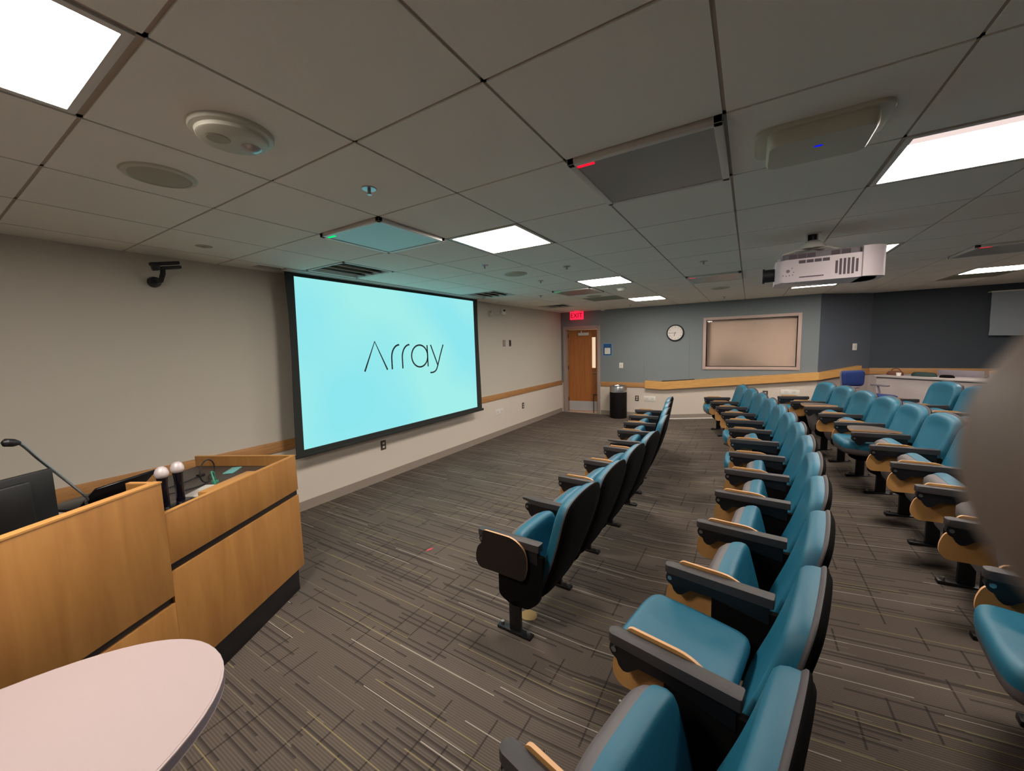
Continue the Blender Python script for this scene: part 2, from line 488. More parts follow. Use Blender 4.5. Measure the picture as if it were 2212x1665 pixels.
def f_bars(bm):
    for i in range(-5, 12):
        x = gx(i)
        if -4.02 < x < -3.7: continue
        box(bm, x-.0125, x+.0125, YN, YD, ZC+.004, ZC+.03)
    for j in range(-6, 17):
        y = gy(j)
        if YN < y < YD:
            x0 = -3.79 if 1.95 < y < 5.32 else XW
            box(bm, x0, XR, y-.0125, y+.0125, ZC+.004, ZC+.03)
b_ = part('ceiling_grid', f_bars, ceil, ['tbar']); b_['kind'] = 'structure'
# plaster strip and slot over the screen
def f_slot(bm):
    box(bm, XW, -3.965, 1.655, 5.905, ZC-.001, ZC+.02, 0)
    box(bm, -3.965, -3.796, 1.655, 1.87, ZC-.001, ZC+.02, 0); box(bm, -3.84, -3.796, 1.87, 2.08, ZC-.001, ZC+.02, 0)
    box(bm, -3.965, -3.796, 5.335, 5.905, ZC-.001, ZC+.02, 0)
struct('trim_1', f_slot, ['tile'])

LL = ['bright square ceiling light cut by the top left corner, nearest the podium',
      'bright square ceiling light beside the teal lit microphone panel',
      'bright square ceiling light, middle of the three in the left line toward the door',
      'small looking bright ceiling light nearest the door wall, left line',
      'large bright ceiling light at the right edge above the projector',
      'ceiling light partly hidden behind the rear of the projector',
      'thin looking ceiling light seen just under the projector',
      'ceiling light whose corner just shows at the right edge of the photo',
      'ceiling light above the dark wall at the right edge of the photo']
def make_light(two):
    t = thing('ceiling_light', 'x', 'light', (0, 0, ZC))
    def fr(bm):
        h = G/2-.013; w = .022
        for a in ((-h, h, -h, -h+w), (-h, h, h-w, h), (-h, -h+w, -h, h), (h-w, h, -h, h)): box(bm, *a, -.003, .05)
        box(bm, -h, h, -h, h, .06, .10)
    part('frame', fr, t, ['whitem'])
    h = G/2-.035
    if two:
        part('diffuser', lambda bm: box(bm, -h, h, -.11, h, .0, .012), t, ['lamp'])
        part('reflector', lambda bm: prism(bm, [(-h, .004), (-.112, .03), (-.112, .045), (-h, .02)], 'x', -h, h), t, ['lamp_side'])
    else:
        part('diffuser', lambda bm: box(bm, -h, h, -h, h, .0, .012), t, ['lamp'])
    return t
la = make_light(False); lb = make_light(True); ua = ub = False
for k, (i, j) in enumerate(LIGHTS):
    if LL[k] is None: continue
    two = i > 0; src = lb if two else la
    loc = (gx(i)+G/2, gy(j)+G/2, ZC)
    if (two and not ub) or (not two and not ua):
        src.location = loc; src['label'] = LL[k]; src['group'] = 'square ceiling lights'
        if two: ub = True
        else: ua = True
    else: dup(src, loc, 0, LL[k], 'square ceiling lights')
ML = [('teal lit square microphone panel with a green light, just right of the screen', 'led_green'),
      ('grey ceiling microphone panel with a green light near the door', 'led_green'),
      ('large grey ceiling microphone panel with a red light, nearest the camera', 'led_red'),
      ('grey ceiling microphone panel with a red light, left of the projector', 'led_red'),
      ('grey ceiling microphone panel with a red light, right of the projector', 'led_red')]
for (i, j), (lab, led) in zip(MICS, ML):
    t = thing('ceiling_microphone', lab, 'ceiling panel', (gx(i)+G/2, gy(j)+G/2, ZC), 0, 'ceiling microphone panels')
    def fr(bm):
        h = G/2-.006; w = .03
        for a in ((-h, h, -h, -h+w), (-h, h, h-w, h), (-h, -h+w, -h, h), (h-w, h, -h, h)): box(bm, *a, -.022, .01, bev=.002)
    part('frame', fr, t, ['whitem'])
    part('face', lambda bm: box(bm, -.278, .278, -.278, .278, -.019, .01), t, ['greypanel'])
    part('status_light', lambda bm: box(bm, -.265, -.19, -.268, -.250, -.0225, -.012), t, [led])

def f_supply(bm):
    h = G/2-.013
    for a in ((-h, h, -h, -h+.02), (-h, h, h-.02, h), (-h, -h+.02, -h, h), (h-.02, h, -h, h)): box(bm, *a, -.003, .03)
    for k, x in enumerate((-.2, -.07, .07, .2)):
        prism(bm, [(x-.065, .030), (x+.055, -.002), (x+.06, .004), (x-.06, .037)], 'y', -h+.02, h-.02)
for k, (i, j) in enumerate(VENTS_S):
    t = thing('air_diffuser', ['white louvred air vent in the ceiling above the screen top left', 'white louvred air vent in the ceiling at the right end of the screen', 'white air vent in the ceiling corner by the exit sign'][k], 'air vent', (gx(i)+G/2, gy(j)+G/2, ZC), 0, 'supply air vents')
    part('louvre_panel', f_supply, t, ['whitem'])
    part('backing', lambda bm: box(bm, -.29, .29, -.29, .29, .05, .07), t, ['offwhite'])
def f_ret(bm):
    h = G/2-.013
    for a in ((-h, h, -h, -h+.03), (-h, h, h-.03, h), (-h, -h+.03, -h, h), (h-.03, h, -h, h)): box(bm, *a, -.003, .03)
    for k in range(14):
        y = -.26+k*.04; box(bm, -h+.03, h-.03, y-.005, y+.005, 0, .02)
for k, (i, j) in enumerate(VENTS_D):
    t = thing('return_grille', ['dark slatted return air grille in the ceiling near the door', 'dark slatted return air grille above the dark wall'][k], 'air vent', (gx(i)+G/2, gy(j)+G/2, ZC), 0, 'return air grilles')
    part('slats', f_ret, t, ['greymesh'])
    part('backing', lambda bm: box(bm, -.29, .29, -.29, .29, .05, .07), t, ['vent_dark'])

# round ceiling speakers
for k, (x, y, lab) in enumerate([(-2.262, .725, 'round grey ceiling speaker left of the domed detector'), (-2.24, 3.76, 'small round ceiling speaker beyond the two bright lights'),
                  (-.405, 6.78, 'round ceiling speaker behind the red lit panel left of the projector'), (-2.25, 6.33, 'round ceiling speaker beside the dark return grille')]):
    t = thing('ceiling_speaker', lab, 'speaker', (x, y, ZC), 0, 'round ceiling speakers')
    part('rim', lambda bm: lathe(bm, [(.108, -.008), (.112, -.012), (.128, -.008), (.134, 0), (.134, .01), (.1, .01)], seg=40), t, ['offwhite'])
    part('grille', lambda bm: lathe(bm, [(0, -.012), (.09, -.011), (.108, -.008), (.108, .008)], seg=40), t, ['greymesh'])
# domed detector
t = thing('motion_detector', 'round white domed detector on the ceiling near the top left light', 'detector', (-1.618, .742, ZC))
part('housing', lambda bm: lathe(bm, [(0, -.034), (.104, -.034), (.109, -.031), (.112, -.020), (.126, -.016), (.130, -.010), (.130, 0), (0, 0)], seg=48), t, ['offwhite'])
part('lens', lambda bm: lathe(bm, [(0, -.016), (.016, -.013), (.028, -.006), (.034, .0), (.038, .001)], c=(.0, .06, -.034), seg=24), t, ['chrome'])
part('grille_disc', lambda bm: lathe(bm, [(0, -.004), (.034, -.003), (.038, .0)], c=(-.02, -.04, -.034), seg=24), t, ['greymesh'])
for k, (x, y, lab) in enumerate([(-1.61, 5.69, 'small white smoke detector on the ceiling between the two far lights'), (-2.89, 8.72, 'white smoke detector on the ceiling above the wall beside the door')]):
    t = thing('smoke_detector', lab, 'detector', (x, y, ZC))
    part('housing', lambda bm: lathe(bm, [(0, -.045), (.035, -.045), (.055, -.03), (.065, -.01), (.075, -.008), (.075, 0), (0, 0)], seg=32), t, ['white'])
# sprinklers
SL = [(-1.636, 1.347, 'small sprinkler head on a plain tile between the detector and the teal panel'), (-2.247, 3.188, 'sprinkler head just past the nearer full light'), (-2.232, 4.359, 'sprinkler head beside the far round speaker'),
      (-2.887, 5.629, 'sprinkler head on the ceiling above the wall plates'), (-.419, 4.416, 'sprinkler head in front of the left red lit panel'), (-2.156, 8.318, 'sprinkler head near the door wall'),
      (-.42, 8.222, 'sprinkler head above the wall clock side near the far wall'), (-1.62, 3.754, 'tiny sprinkler head beyond the nearer full light')]
sp0 = None
for x, y, lab in SL:
    if sp0 is None:
        sp0 = thing('sprinkler', lab, 'sprinkler', (x, y, ZC), 0, 'ceiling sprinklers')
        part('plate', lambda bm: lathe(bm, [(0, -.006), (.034, -.005), (.040, 0), (.03, .006), (0, .006)], seg=20), sp0, ['chrome'])
        part('head', lambda bm: (cyl(bm, (0, 0, 0), (0, 0, -.030), .008, seg=10), cyl(bm, (0, 0, -.028), (0, 0, -.031), .012, seg=14)), sp0, ['chrome'])
    else: dup(sp0, (x, y, ZC), 0, lab, 'ceiling sprinklers')

t = thing('sprinkler', 'flush sprinkler plate on the ceiling above the black camera', 'sprinkler', (-3.47, 1.326, ZC))
part('plate', lambda bm: lathe(bm, [(0, -.010), (.018, -.010), (.022, -.004), (.05, -.003), (.055, .0), (.05, .006), (0, .006)], seg=28), t, ['greymesh'])
part('head', lambda bm: lathe(bm, [(0, -.013), (.012, -.012), (.014, -.009), (0, -.009)], seg=16), t, ['chrome'])

# wifi access point
t = thing('wireless_access_point', 'large off white wireless unit with a tiny blue light on the ceiling', 'wireless unit', (.20, 1.98, ZC), 0)
def rr(hx, hy, r): return round_poly([(-hx, -hy), (hx, -hy), (hx, hy), (-hx, hy)], r, 6)
part('mounting_plate', lambda bm: prism(bm, rr(.205, .135, .06), 'z', -.018, 0, bev=.004), t, ['offwhite'])
def f_ap(bm):
    o1 = rr(.165, .125, .045)
    domed(bm, o1, (0, 0), [(1, -.052), (.985, -.064), (.95, -.070), (.5, -.073), (.001, -.073)], [(1, -.018), (.5, -.018), (.001, -.018)], lambda u, v, d: (u, v, d))
part('cover', f_ap, t, ['offwhite'])
part('status_light', lambda bm: box(bm, -.012, .012, -.045, -.038, -.0745, -.070), t, ['led_blue'])

# projector on its ceiling bracket
t = thing('projector', 'big white projector with a black lens hanging from the ceiling', 'projector', (.388, 3.84, ZC))
def f_pbody(bm):
    pl = round_poly([(-.235, -.12), (-.195, -.17), (.27, -.17), (.34, -.15), (.38, -.05), (.38, .12), (.31, .19), (-.195, .19), (-.235, .14)], [.01, .02, .02, .06, .08, .06, .05, .02, .01], 5)
    prism(bm, pl, 'z', -.375, -.205, bev=.010)
part('body', f_pbody, t, ['projector'])
part('top_cover', lambda bm: prism(bm, round_poly([(-.19, -.145), (.27, -.145), (.27, .17), (-.19, .17)], .02, 4), 'z', -.208, -.160, bev=.006), t, ['proj_grey'])
part('rear_cover', lambda bm: prism(bm, round_poly([(.272, -.185), (.34, -.178), (.405, -.13), (.415, -.05), (.415, .13), (.34, .20), (.272, .20)], [.004, .03, .05, .05, .06, .04, .004], 5), 'z', -.375, -.165, bev=.008), t, ['projector'])
def f_lens(bm):
    cyl(bm, (-.235, -.05, -.295), (-.30, -.05, -.295), .05, .05, 28); cyl(bm, (-.30, -.05, -.295), (-.315, -.05, -.295), .058, .058, 28)
part('lens', f_lens, t, ['black_lam'])
def f_pv(bm):
    for k in range(6):
        hh = .045 if k in (0, 5) else .056
        box(bm, .125+k*.0225, .138+k*.0225, -.1735, -.169, -.292-hh, -.292+hh)
part('round_vent', f_pv, t, ['proj_dark'])
part('small_vent', lambda bm: [box(bm, -.09+k*.047, -.05+k*.047, -.1735, -.169, -.240, -.218) for k in range(4)], t, ['proj_dark'])
part('slot_vent', lambda bm: box(bm, -.085, .06, -.1735, -.169, -.345, -.338), t, ['proj_dark'])
part('top_vent', lambda bm: [box(bm, a, a+.05, -.147, -.144, -.200, -.168) for a in (-.15, -.095, -.04, .10, .16)], t, ['proj_dark'])
def f_keys(bm):
    cyl(bm, (-.155, -.1725, -.29), (-.155, -.169, -.29), .012, seg=16)
    for a, b in ((-.185, -.32), (-.165, -.325), (-.145, -.322), (-.125, -.32), (-.13, -.27), (-.12, -.30)): cyl(bm, (a, -.172, b), (a, -.169, b), .004, seg=10)
part('control_buttons', f_keys, t, ['greyplastic'])
def f_mount(bm):
    prism(bm, round_poly([(-.05, -.05), (.05, -.05), (.05, .05), (-.05, .05)], .01), 'z', -.01, 0)
    box(bm, -.045, -.032, -.04, .04, -.06, -.008); box(bm, .032, .045, -.04, .04, -.06, -.008)
    lathe(bm, [(0, -.05), (.04, -.055), (.075, -.08), (.085, -.10), (.085, -.115), (0, -.115)], seg=24)
    for s in (-1, 1):
        for u in (-1, 1): tube(bm, [(0, 0, -.11), (.1*s, .06*u, -.125), (.17*s-.02, .10*u, -.158)], .010, 8)
        cyl(bm, (.17*s-.02, .10*u, -.15), (.17*s-.02, .10*u, -.165), .02, seg=12)
part('ceiling_bracket', f_mount, t, ['whitem'])
part('post', lambda bm: cyl(bm, (0, 0, -.008), (0, 0, -.07), .028, seg=20), t, ['black_lam'])

# ------------------------------------------------------------------ pull-down projection screen
SX = -3.87
t = thing('projection_screen', 'large pull down projection screen showing a pale cyan picture with the word Array', 'screen', (SX, 3.65, ZC))
def loc_(y, z): return (y-3.65, z-ZC)
def f_fab(bm):
    yl = [2.115, 2.125, 2.118, 2.10, 2.088, 2.08]
    zz = [2.50, 2.1, 1.7, 1.3, .95, .655]
    L = [(a, z) for a, z in zip(yl, zz)]; R = [(5.27+(2.08-a)*.9+.0, z) for a, z in zip(yl, zz)]
    pts = [loc_(*p) for p in L]+[loc_(*p) for p in R[::-1]]
    prism(bm, pts, 'x', -.002, .002)
part('black_border', f_fab, t, ['screen_black'])
def f_pic(bm):
    pts = [(2.205, 2.462), (5.12, 2.462), (5.135, .715), (2.165, .712)]
    n = 14; q = []
    for (a, b) in zip(pts, pts[1:]+pts[:1]):
        for k in range(n):
            u = k/n; y = a[0]+(b[0]-a[0])*u; z = a[1]+(b[1]-a[1])*u; q.append(loc_(y, z))
    prism(bm, q, 'x', .0022, .0042)
pic = part('picture_area', f_pic, t, ['picture'])
part('bottom_bar', lambda bm: (box(bm, -.018, .018, 2.055-3.65, 5.30-3.65, .635-ZC, .672-ZC, bev=.006)), t, ['screen_black'])
part('roller_case', lambda bm: (box(bm, -.03, .028, 2.10-3.65, 5.27-3.65, -.016, .12, bev=.004), box(bm, .028, .085, 2.10-3.65, 5.32-3.65, -.010, .0, bev=.002)), t, ['whitem'])
# the word on the picture
def stroke(bm, pts, w, x0, x1):
    P = [Vector((p[0], p[1])) for p in pts]; Lf, Rt = [], []
    for i, p in enumerate(P):
        d = (P[min(i+1, len(P)-1)]-P[max(i-1, 0)]).normalized(); n = Vector((-d.y, d.x))*w/2
        Lf.append(tuple(p+n)); Rt.append(tuple(p-n))
    for i in range(len(P)-1):
        prism(bm, [Lf[i], Lf[i+1], Rt[i+1], Rt[i]], 'x', x0, x1)
W_, A_ = .021, (.0044, .0058)
def S_(bm, pts): stroke(bm, [loc_(*p) for p in pts], W_, *A_)
def letter(fn): part('letter', fn, pic, ['ink'], 20)
letter(lambda bm: S_(bm, [(2.958, 1.462), (3.124, 1.815), (3.296, 1.462)]))
for x in (3.372, 3.548):
    letter(lambda bm: S_(bm, [(x, 1.462), (x, 1.60)]+[(x+.135-.135*math.cos(th), 1.60+.172*math.sin(th)) for th in [PI/2*k/8 for k in range(1, 9)]]))
letter(lambda bm: (S_(bm, [(3.865+.152*math.cos(th), 1.614+.150*math.sin(th)) for th in [2*PI*k/36 for k in range(37)]]), S_(bm, [(4.014, 1.762), (4.016, 1.462)])))
letter(lambda bm: (S_(bm, [(4.084, 1.765), (4.213, 1.475)]), S_(bm, catmull([(4.348, 1.765), (4.28, 1.62), (4.213, 1.462), (4.175, 1.400), (4.12, 1.374), (4.055, 1.371)], 4, False))))

# ------------------------------------------------------------------ rails and baseboards
struct('trim_2', lambda bm: box(bm, XW, XW+.02, YN, YF, .706, .812, bev=.003), ['oak_rail'])
struct('trim_3', lambda bm: (box(bm, -3.04, -1.99, YF-.02, YF, .695, .805, bev=.003), box(bm, XW, -4.06, YF-.02, YF, .695, .805)), ['oak_rail'])
def f_ramp_rail(bm):
    f = YF-.09
    for (xa, za, ha), (xb, zb, hb) in (((-1.99, .685, .172), (-1.62, .668, .175)), ((-1.62, .668, .175), (1.10, .942, .142))):
        vs = []
        for x, z, h in ((xa, za, ha), (xb, zb, hb)):
            vs += [bm.verts.new((x, f, z)), bm.verts.new((x, YF, z)), bm.verts.new((x, YF, z+h)), bm.verts.new((x, f, z+h))]
        bm.faces.new(vs[0:4]); bm.faces.new(vs[4:8][::-1])
        for k in range(4): bm.faces.new((vs[k], vs[k+4], vs[(k+1) % 4+4], vs[(k+1) % 4]))
    # turns the corner onto the angled wall
    c0 = Vector((1.10, f)); e = A0+AD*.82; c1 = e+AN*.09
    P = [(c0.x, c0.y), (c1.x, c1.y), (e.x, e.y), (A0.x, A0.y)]
    lo = [(.942), (1.045), (1.045), (.942)]
    V = [bm.verts.new((p[0], p[1], z)) for p, z in zip(P, lo)]; U = [bm.verts.new((p[0], p[1], z+.135)) for p, z in zip(P, lo)]
    bm.faces.new(V); bm.faces.new(U[::-1])
    for k in range(4): bm.faces.new((V[k], U[k], U[(k+1) % 4], V[(k+1) % 4]))
struct('trim_4', f_ramp_rail, ['maple_rail'])
def f_rail_back(bm):
    prism(bm, [tuple(A0+AD*.82), tuple(A1), tuple(A1+AN*.02), tuple(A0+AD*.82+AN*.02)], 'z', 1.01, 1.12)
    box(bm, 1.94, XR, YD-.02, YD, 1.01, 1.125, bev=.003)
struct('trim_5', f_rail_back, ['oak_rail'])
struct('baseboard_left', lambda bm: (box(bm, XW, XW+.008, YN, YF, 0, .10), box(bm, XW, XW+.014, YN, YF, 0, .012)), ['base_rubber'])
def f_bbf(bm):
    xs = [-3.04, -2.0, -1.5]+[-1.5+.2*k for k in range(1, 13)]+[1.09]
    for a, b in zip(xs, xs[1:]):
        za, zb = floor_z(a, YF), floor_z(b, YF)
        prism(bm, [(a, za-.02), (b, zb-.02), (b, zb+.105), (a, za+.105)], 'y', YF-.008, YF)
struct('baseboard_far', f_bbf, ['base_rubber'])
def f_white_line(bm):
    xs = [-1.9, -1.5]+[-1.5+.2*k for k in range(1, 13)]+[1.09]
    for a, b in zip(xs, xs[1:]):
        za, zb = floor_z(a, YF), floor_z(b, YF)
        prism(bm, [(a, za-.01), (b, zb-.01), (b, zb+.022), (a, za+.022)], 'y', YF-.016, YF-.008)
struct('trim_6', f_white_line, ['white'])
struct('trim_7', lambda bm: [box(bm, x-.0015, x+.0015, YF-.001, YF, .95, h) for x, h in ((-1.09, 1.85), (-2.03, 1.3))], ['vent_dark'])
tag(part('black_strip', lambda bm: box(bm, -.33, .33, -.012, .012, 0, .016, bev=.003), None, ['blackmetal'], 30, (-1.30, YF-.06, .874)), 'thin black strip lying on the maple ledge left of the window', 'strip').rotation_euler = (0, -.085, 0)
struct('baseboard_back', lambda bm: box(bm, 1.95, XR, YD-.008, YD, .30, .43), ['base_rubber'])

# ------------------------------------------------------------------ far wall door
dr = thing('door_1', 'x', 'door'); del dr['label']; del dr['category']; dr['kind'] = 'structure'
def f_dframe(bm):
    for x0, x1, z0, z1 in ((DX0-.055, DX0+.02, 0, DZ+.06), (DX1-.02, DX1+.055, 0, DZ+.06), (DX0+.02, DX1-.02, DZ-.02, DZ+.06)):
        box(bm, x0, x1, YF-.018, YF+.19, z0, z1, bev=.003)
part('door_frame', f_dframe, dr, ['frame_paint'])
LW = DX1-DX0-.05
leafm = Matrix.Translation((DX0+.025, YF+.14, 0)) @ Matrix.Rotation(math.radians(7), 4, 'Z')
def f_leaf(bm):
    for a in ((0, LW-.20, .28, DZ-.03), (LW-.11, LW, .28, DZ-.03), (LW-.20, LW-.11, .28, 1.12), (LW-.20, LW-.11, 1.88, DZ-.03), (0, LW, .02, .28)):
        box(bm, a[0], a[1], 0, .044, a[2], a[3], mtx=leafm)
leaf = part('door_leaf', f_leaf, dr, ['door_wood'])
part('kick_plate', lambda bm: box(bm, .01, LW-.01, -.003, 0, .03, .275, mtx=leafm), leaf, ['plate_steel'])
part('vision_glass', lambda bm: box(bm, LW-.20, LW-.11, .018, .026, 1.12, 1.88, mtx=leafm), leaf, [mat('lit_glass', (250, 226, 196), .3, emit=(250, 226, 190), estr=.75)])
part('door_closer', lambda bm: (box(bm, .27, .53, -.05, 0, 1.93, 2.0, bev=.005, mtx=leafm), box(bm, .34, .36, -.06, .0, 2.0, 2.045, mtx=leafm)), leaf, ['whitem'])
part('door_handle', lambda bm: (cyl(bm, leafm @ Vector((LW-.06, 0, 1.0)), leafm @ Vector((LW-.06, -.06, 1.0)), .012, seg=12), cyl(bm, leafm @ Vector((LW-.06, -.055, 1.0)), leafm @ Vector((LW-.17, -.055, 1.0)), .01, seg=12)), leaf, ['steel'])
def f_hinge(bm):
    for z in (.32, 1.13, 1.93): cyl(bm, (DX0+.024, YF+.132, z-.05), (DX0+.024, YF+.132, z+.05), .010, seg=10)
part('hinges', f_hinge, dr, ['blackmetal'])
# hall beyond
struct('floor_hall', lambda bm: box(bm, -5.2, -1.6, YF+.012, 11.4, -.05, .003), ['tile_floor'])
def f_hall(bm):
    box(bm, -5.2, -1.6, 11.3, 11.4, 0, 2.6); box(bm, -5.3, -5.2, YF+.16, 11.4, 0, 2.6); box(bm, -1.6, -1.5, YF+.16, 11.4, 0, 2.6); box(bm, -5.3, -1.5, YF+.16, 11.4, 2.55, 2.65)
struct('wall_hall', f_hall, ['hall_wall'])
hl = thing('hall_light', 'ceiling light in the hall beyond the open wooden door', 'light', (-3.3, 10.2, 2.54))
part('diffuser', lambda bm: box(bm, -.25, .25, -.25, .25, -.012, 0), hl, ['lamp'])
# small black stand just inside the doorway
t = thing('black_stand', 'small black metal stand in the doorway by the wooden door', 'stand', (-3.2, YF+.085, 0))
part('top_plate', lambda bm: box(bm, -.055, .06, -.05, .03, .46, .475, bev=.003), t, ['blackmetal'])
for s in (-.045, .05):
    part('leg', lambda bm: box(bm, s-.007, s+.007, -.04, -.026, .004, .46), t, ['blackmetal'])

# ------------------------------------------------------------------ observation window
wn = thing('window_1', 'x', 'w'); del wn['label']; del wn['category']; wn['kind'] = 'structure'
def f_wf(bm):
    w = .058
    for x0, x1, z0, z1 in ((WX0-w, WX0, WZ0-w, WZ1+w), (WX1, WX1+w, WZ0-w, WZ1+w), (WX0, WX1, WZ0-w, WZ0), (WX0, WX1, WZ1, WZ1+w)):
        box(bm, x0, x1, YF-.02, YF+.16, z0, z1, bev=.004)
part('window_frame', f_wf, wn, ['win_frame'])
part('window_pane', lambda bm: box(bm, WX0, WX1, YF+.085, YF+.091, WZ0, WZ1), wn, ['glass'])
part('roller_blind', lambda bm: (box(bm, WX0+.004, WX1-.004, YF+.125, YF+.128, WZ0+.01, WZ1), box(bm, WX0+.004, WX1-.004, YF+.118, YF+.134, WZ0+.004, WZ0+.022, bev=.003)), wn, ['blind'])
struct('wall_booth', lambda bm: box(bm, WX0-.1, WX1+.1, YF+.16, YF+.2, WZ0-.1, WZ1+.1), ['blackfab'])

# ------------------------------------------------------------------ exit sign, clock, poster, plates
def text_mesh(txt, size, ext=.001):
    cu = bpy.data.curves.new('t', 'FONT'); cu.body = txt; cu.size = size; cu.extrude = ext; cu.align_x = 'CENTER'; cu.align_y = 'CENTER'
    o = bpy.data.objects.new('t', cu); COL.objects.link(o)
    dg = bpy.context.evaluated_depsgraph_get(); me = bpy.data.meshes.new_from_object(o.evaluated_get(dg))
    bpy.data.objects.remove(o); bpy.data.curves.remove(cu)
    return me
t = thing('exit_sign', 'glowing red EXIT sign hanging from the ceiling over the door', 'sign', (-3.555, 8.80, 2.40))
part('housing', lambda bm: (box(bm, -.168, .168, -.02, .02, -.095, .095, bev=.006), box(bm, -.05, .05, -.02, .02, .09, .114)), t, ['exit_red'])
me = text_mesh('EXIT', .155, .002); me.transform(Matrix.Translation((0, -.0225, -.002)) @ Matrix.Rotation(PI/2, 4, 'X') @ Matrix.Diagonal((.95, 1, 1, 1)))
link('lettering', me, t, ['exit_letter'])

t = thing('wall_clock', 'round black rimmed wall clock showing about a quarter to seven', 'clock', (-1.378, YF, 1.905))
mx = Matrix.Rotation(PI/2, 4, 'X')
part('rim', lambda bm: lathe(bm, [(.150, .0), (.178, .0), (.180, .02), (.172, .045), (.160, .048), (.152, .03)], seg=48, mtx=mx), t, ['black_lam'])
part('dial', lambda bm: lathe(bm, [(0, .028), (.155, .028), (.155, .0), (0, 0)], seg=48, mtx=mx), t, ['dial'])
for n_, ang, ln, w in (('hour_hand', 197, .075, .009), ('minute_hand', 266, .125, .006)):
    def fh(bm):
        mt = Matrix.Translation((0, -.031, 0)) @ Matrix.Rotation(math.radians(ang), 4, 'Y')
        box(bm, -w/2, w/2, -.001, .001, -.02, ln, mtx=mt)
    part(n_, fh, t, ['black_lam'])
for h in range(1, 13):
    me = text_mesh(str(h), .034, .0004); a = math.radians(30*h)
    me.transform(Matrix.Translation((.125*math.sin(a), -.0292, .125*math.cos(a))) @ Matrix.Rotation(PI/2, 4, 'X'))
    if h == 1: nums = me; bmn = bmesh.new()
    bmn.from_mesh(me)
bm_to('numerals', bmn, t, ['black_lam'], None)

t = thing('poster', 'small blue poster with a white square beside the door', 'poster', (-2.876, YF, 1.572))
part('sheet', lambda bm: box(bm, -.108, .108, -.004, .003, -.148, .148), t, ['poster_rim'])
part('blue_field', lambda bm: box(bm, -.098, .098, -.005, -.004, -.138, .138), t, ['poster_blue'])
part('white_square', lambda bm: box(bm, -.068, .068, -.006, -.005, -.105, .040), t, ['paper'])

def plate(name, lab, cat, loc, normal, w, h, mats, kind, group=None):
    rz = {'-y': 0, '+x': PI/2, 'ang': math.atan2(AN.y, AN.x)+PI/2}[normal]
    t = thing(name, lab, cat, loc, rz, group)
    part('cover_plate', lambda bm: box(bm, -w/2, w/2, -.007, .004, -h/2, h/2, bev=.003), t, [mats[0]])
    if kind == 'outlet':
        part('sockets', lambda bm: [prism(bm, round_poly([(-.016, z-.013), (.016, z-.013), (.016, z+.013), (-.016, z+.013)], .008), 'y', -.010, -.007) for z in (-.024, .024)], t, [mats[1]])
    elif kind == 'switch':
        part('toggle', lambda bm: box(bm, -.012, .012, -.012, -.007, -.022, .022, bev=.002), t, [mats[1]])
    elif kind == 'wide':
        part('ports', lambda bm: [box(bm, x-.03, x+.03, -.009, -.007, -.02, .02) for x in (-.06, .06)], t, [mats[1]])
    elif kind == 'dark':
        part('insert', lambda bm: box(bm, -.02, .02, -.009, -.007, -.04, .04), t, [mats[1]])
    return t
plate('power_outlet', 'bronze power outlet low on the wall below the screen', 'outlet', (XW, 3.33, .463), '+x', .082, .125, ['bronze', 'dial'], 'outlet')
plate('power_outlet', 'bronze power outlet on the screen wall near the corner', 'outlet', (XW, 7.03, .448), '+x', .082, .125, ['bronze', 'dial'], 'outlet')
plate('power_outlet', 'bronze power outlet on the far wall right of the bin', 'outlet', (-2.183, YF, .437), '-y', .082, .125, ['bronze', 'dial'], 'outlet')
plate('power_outlet', 'bronze power outlet on the far wall behind the middle row', 'outlet', (.294, YF, .639), '-y', .09, .135, ['bronze', 'dial'], 'outlet')
plate('data_plate', 'wide white plate low on the screen wall', 'wall plate', (XW, 6.11, .465), '+x', .26, .115, ['white', 'whitem'], 'wide')
plate('data_plate', 'wide white plate low on the far wall beside the outlet', 'wall plate', (-1.90, YF, .44), '-y', .25, .12, ['white', 'whitem'], 'wide')
plate('data_plate', 'wide white plate low on the far wall behind the third row', 'wall plate', (.69, YF, .69), '-y', .30, .10, ['white', 'whitem'], 'wide')
plate('control_plate', 'metal control plate on the screen wall, left one of the pair', 'wall plate', (XW, 6.35, 1.776), '+x', .09, .125, ['base_rubber', 'frame_paint'], 'dark')
plate('control_plate', 'dark control plate on the screen wall, right one of the pair', 'wall plate', (XW, 6.57, 1.775), '+x', .07, .125, ['vent_dark', 'blackmetal'], 'dark')
plate('light_switch', 'white light switch between the poster and the clock', 'switch', (-2.55, YF, 1.197), '-y', .09, .125, ['white', 'whitem'], 'switch')
pp = A0+AD*.745
plate('light_switch', 'white light switch on the angled slate wall', 'switch', (pp.x, pp.y, 1.53), 'ang', .09, .125, ['white', 'whitem'], 'switch')

# black tracking camera and white camera on the screen wall
t = thing('tracking_camera', 'black double barred camera on a wall bracket left of the screen', 'camera', (XW, 1.19, 2.30))
part('wall_base', lambda bm: lathe(bm, [(0, -.004), (.042, -.004), (.042, .02), (.036, .05), (0, .055)], seg=20, mtx=Matrix.Rotation(PI/2, 4, 'Y')), t, ['blackmetal'])
part('bracket_arm', lambda bm: tube(bm, [(.03, 0, 0), (.12, .01, .0), (.17, .012, .05), (.18, .012, .085)], .017, 10), t, ['blackmetal'])
mtc = Matrix.Translation((.19, .02, .10)) @ Matrix.Rotation(math.radians(12), 4, 'X')
part('upper_bar', lambda bm: box(bm, -.02, .025, -.085, .10, .012, .036, bev=.006, mtx=mtc), t, ['black_lam'])
part('lower_bar', lambda bm: box(bm, -.02, .03, -.03, .10, -.022, .002, bev=.006, mtx=mtc), t, ['black_lam'])
part('camera_head', lambda bm: box(bm, -.02, .04, -.08, -.035, -.025, .03, bev=.008, mtx=mtc), t, ['blackmetal'])
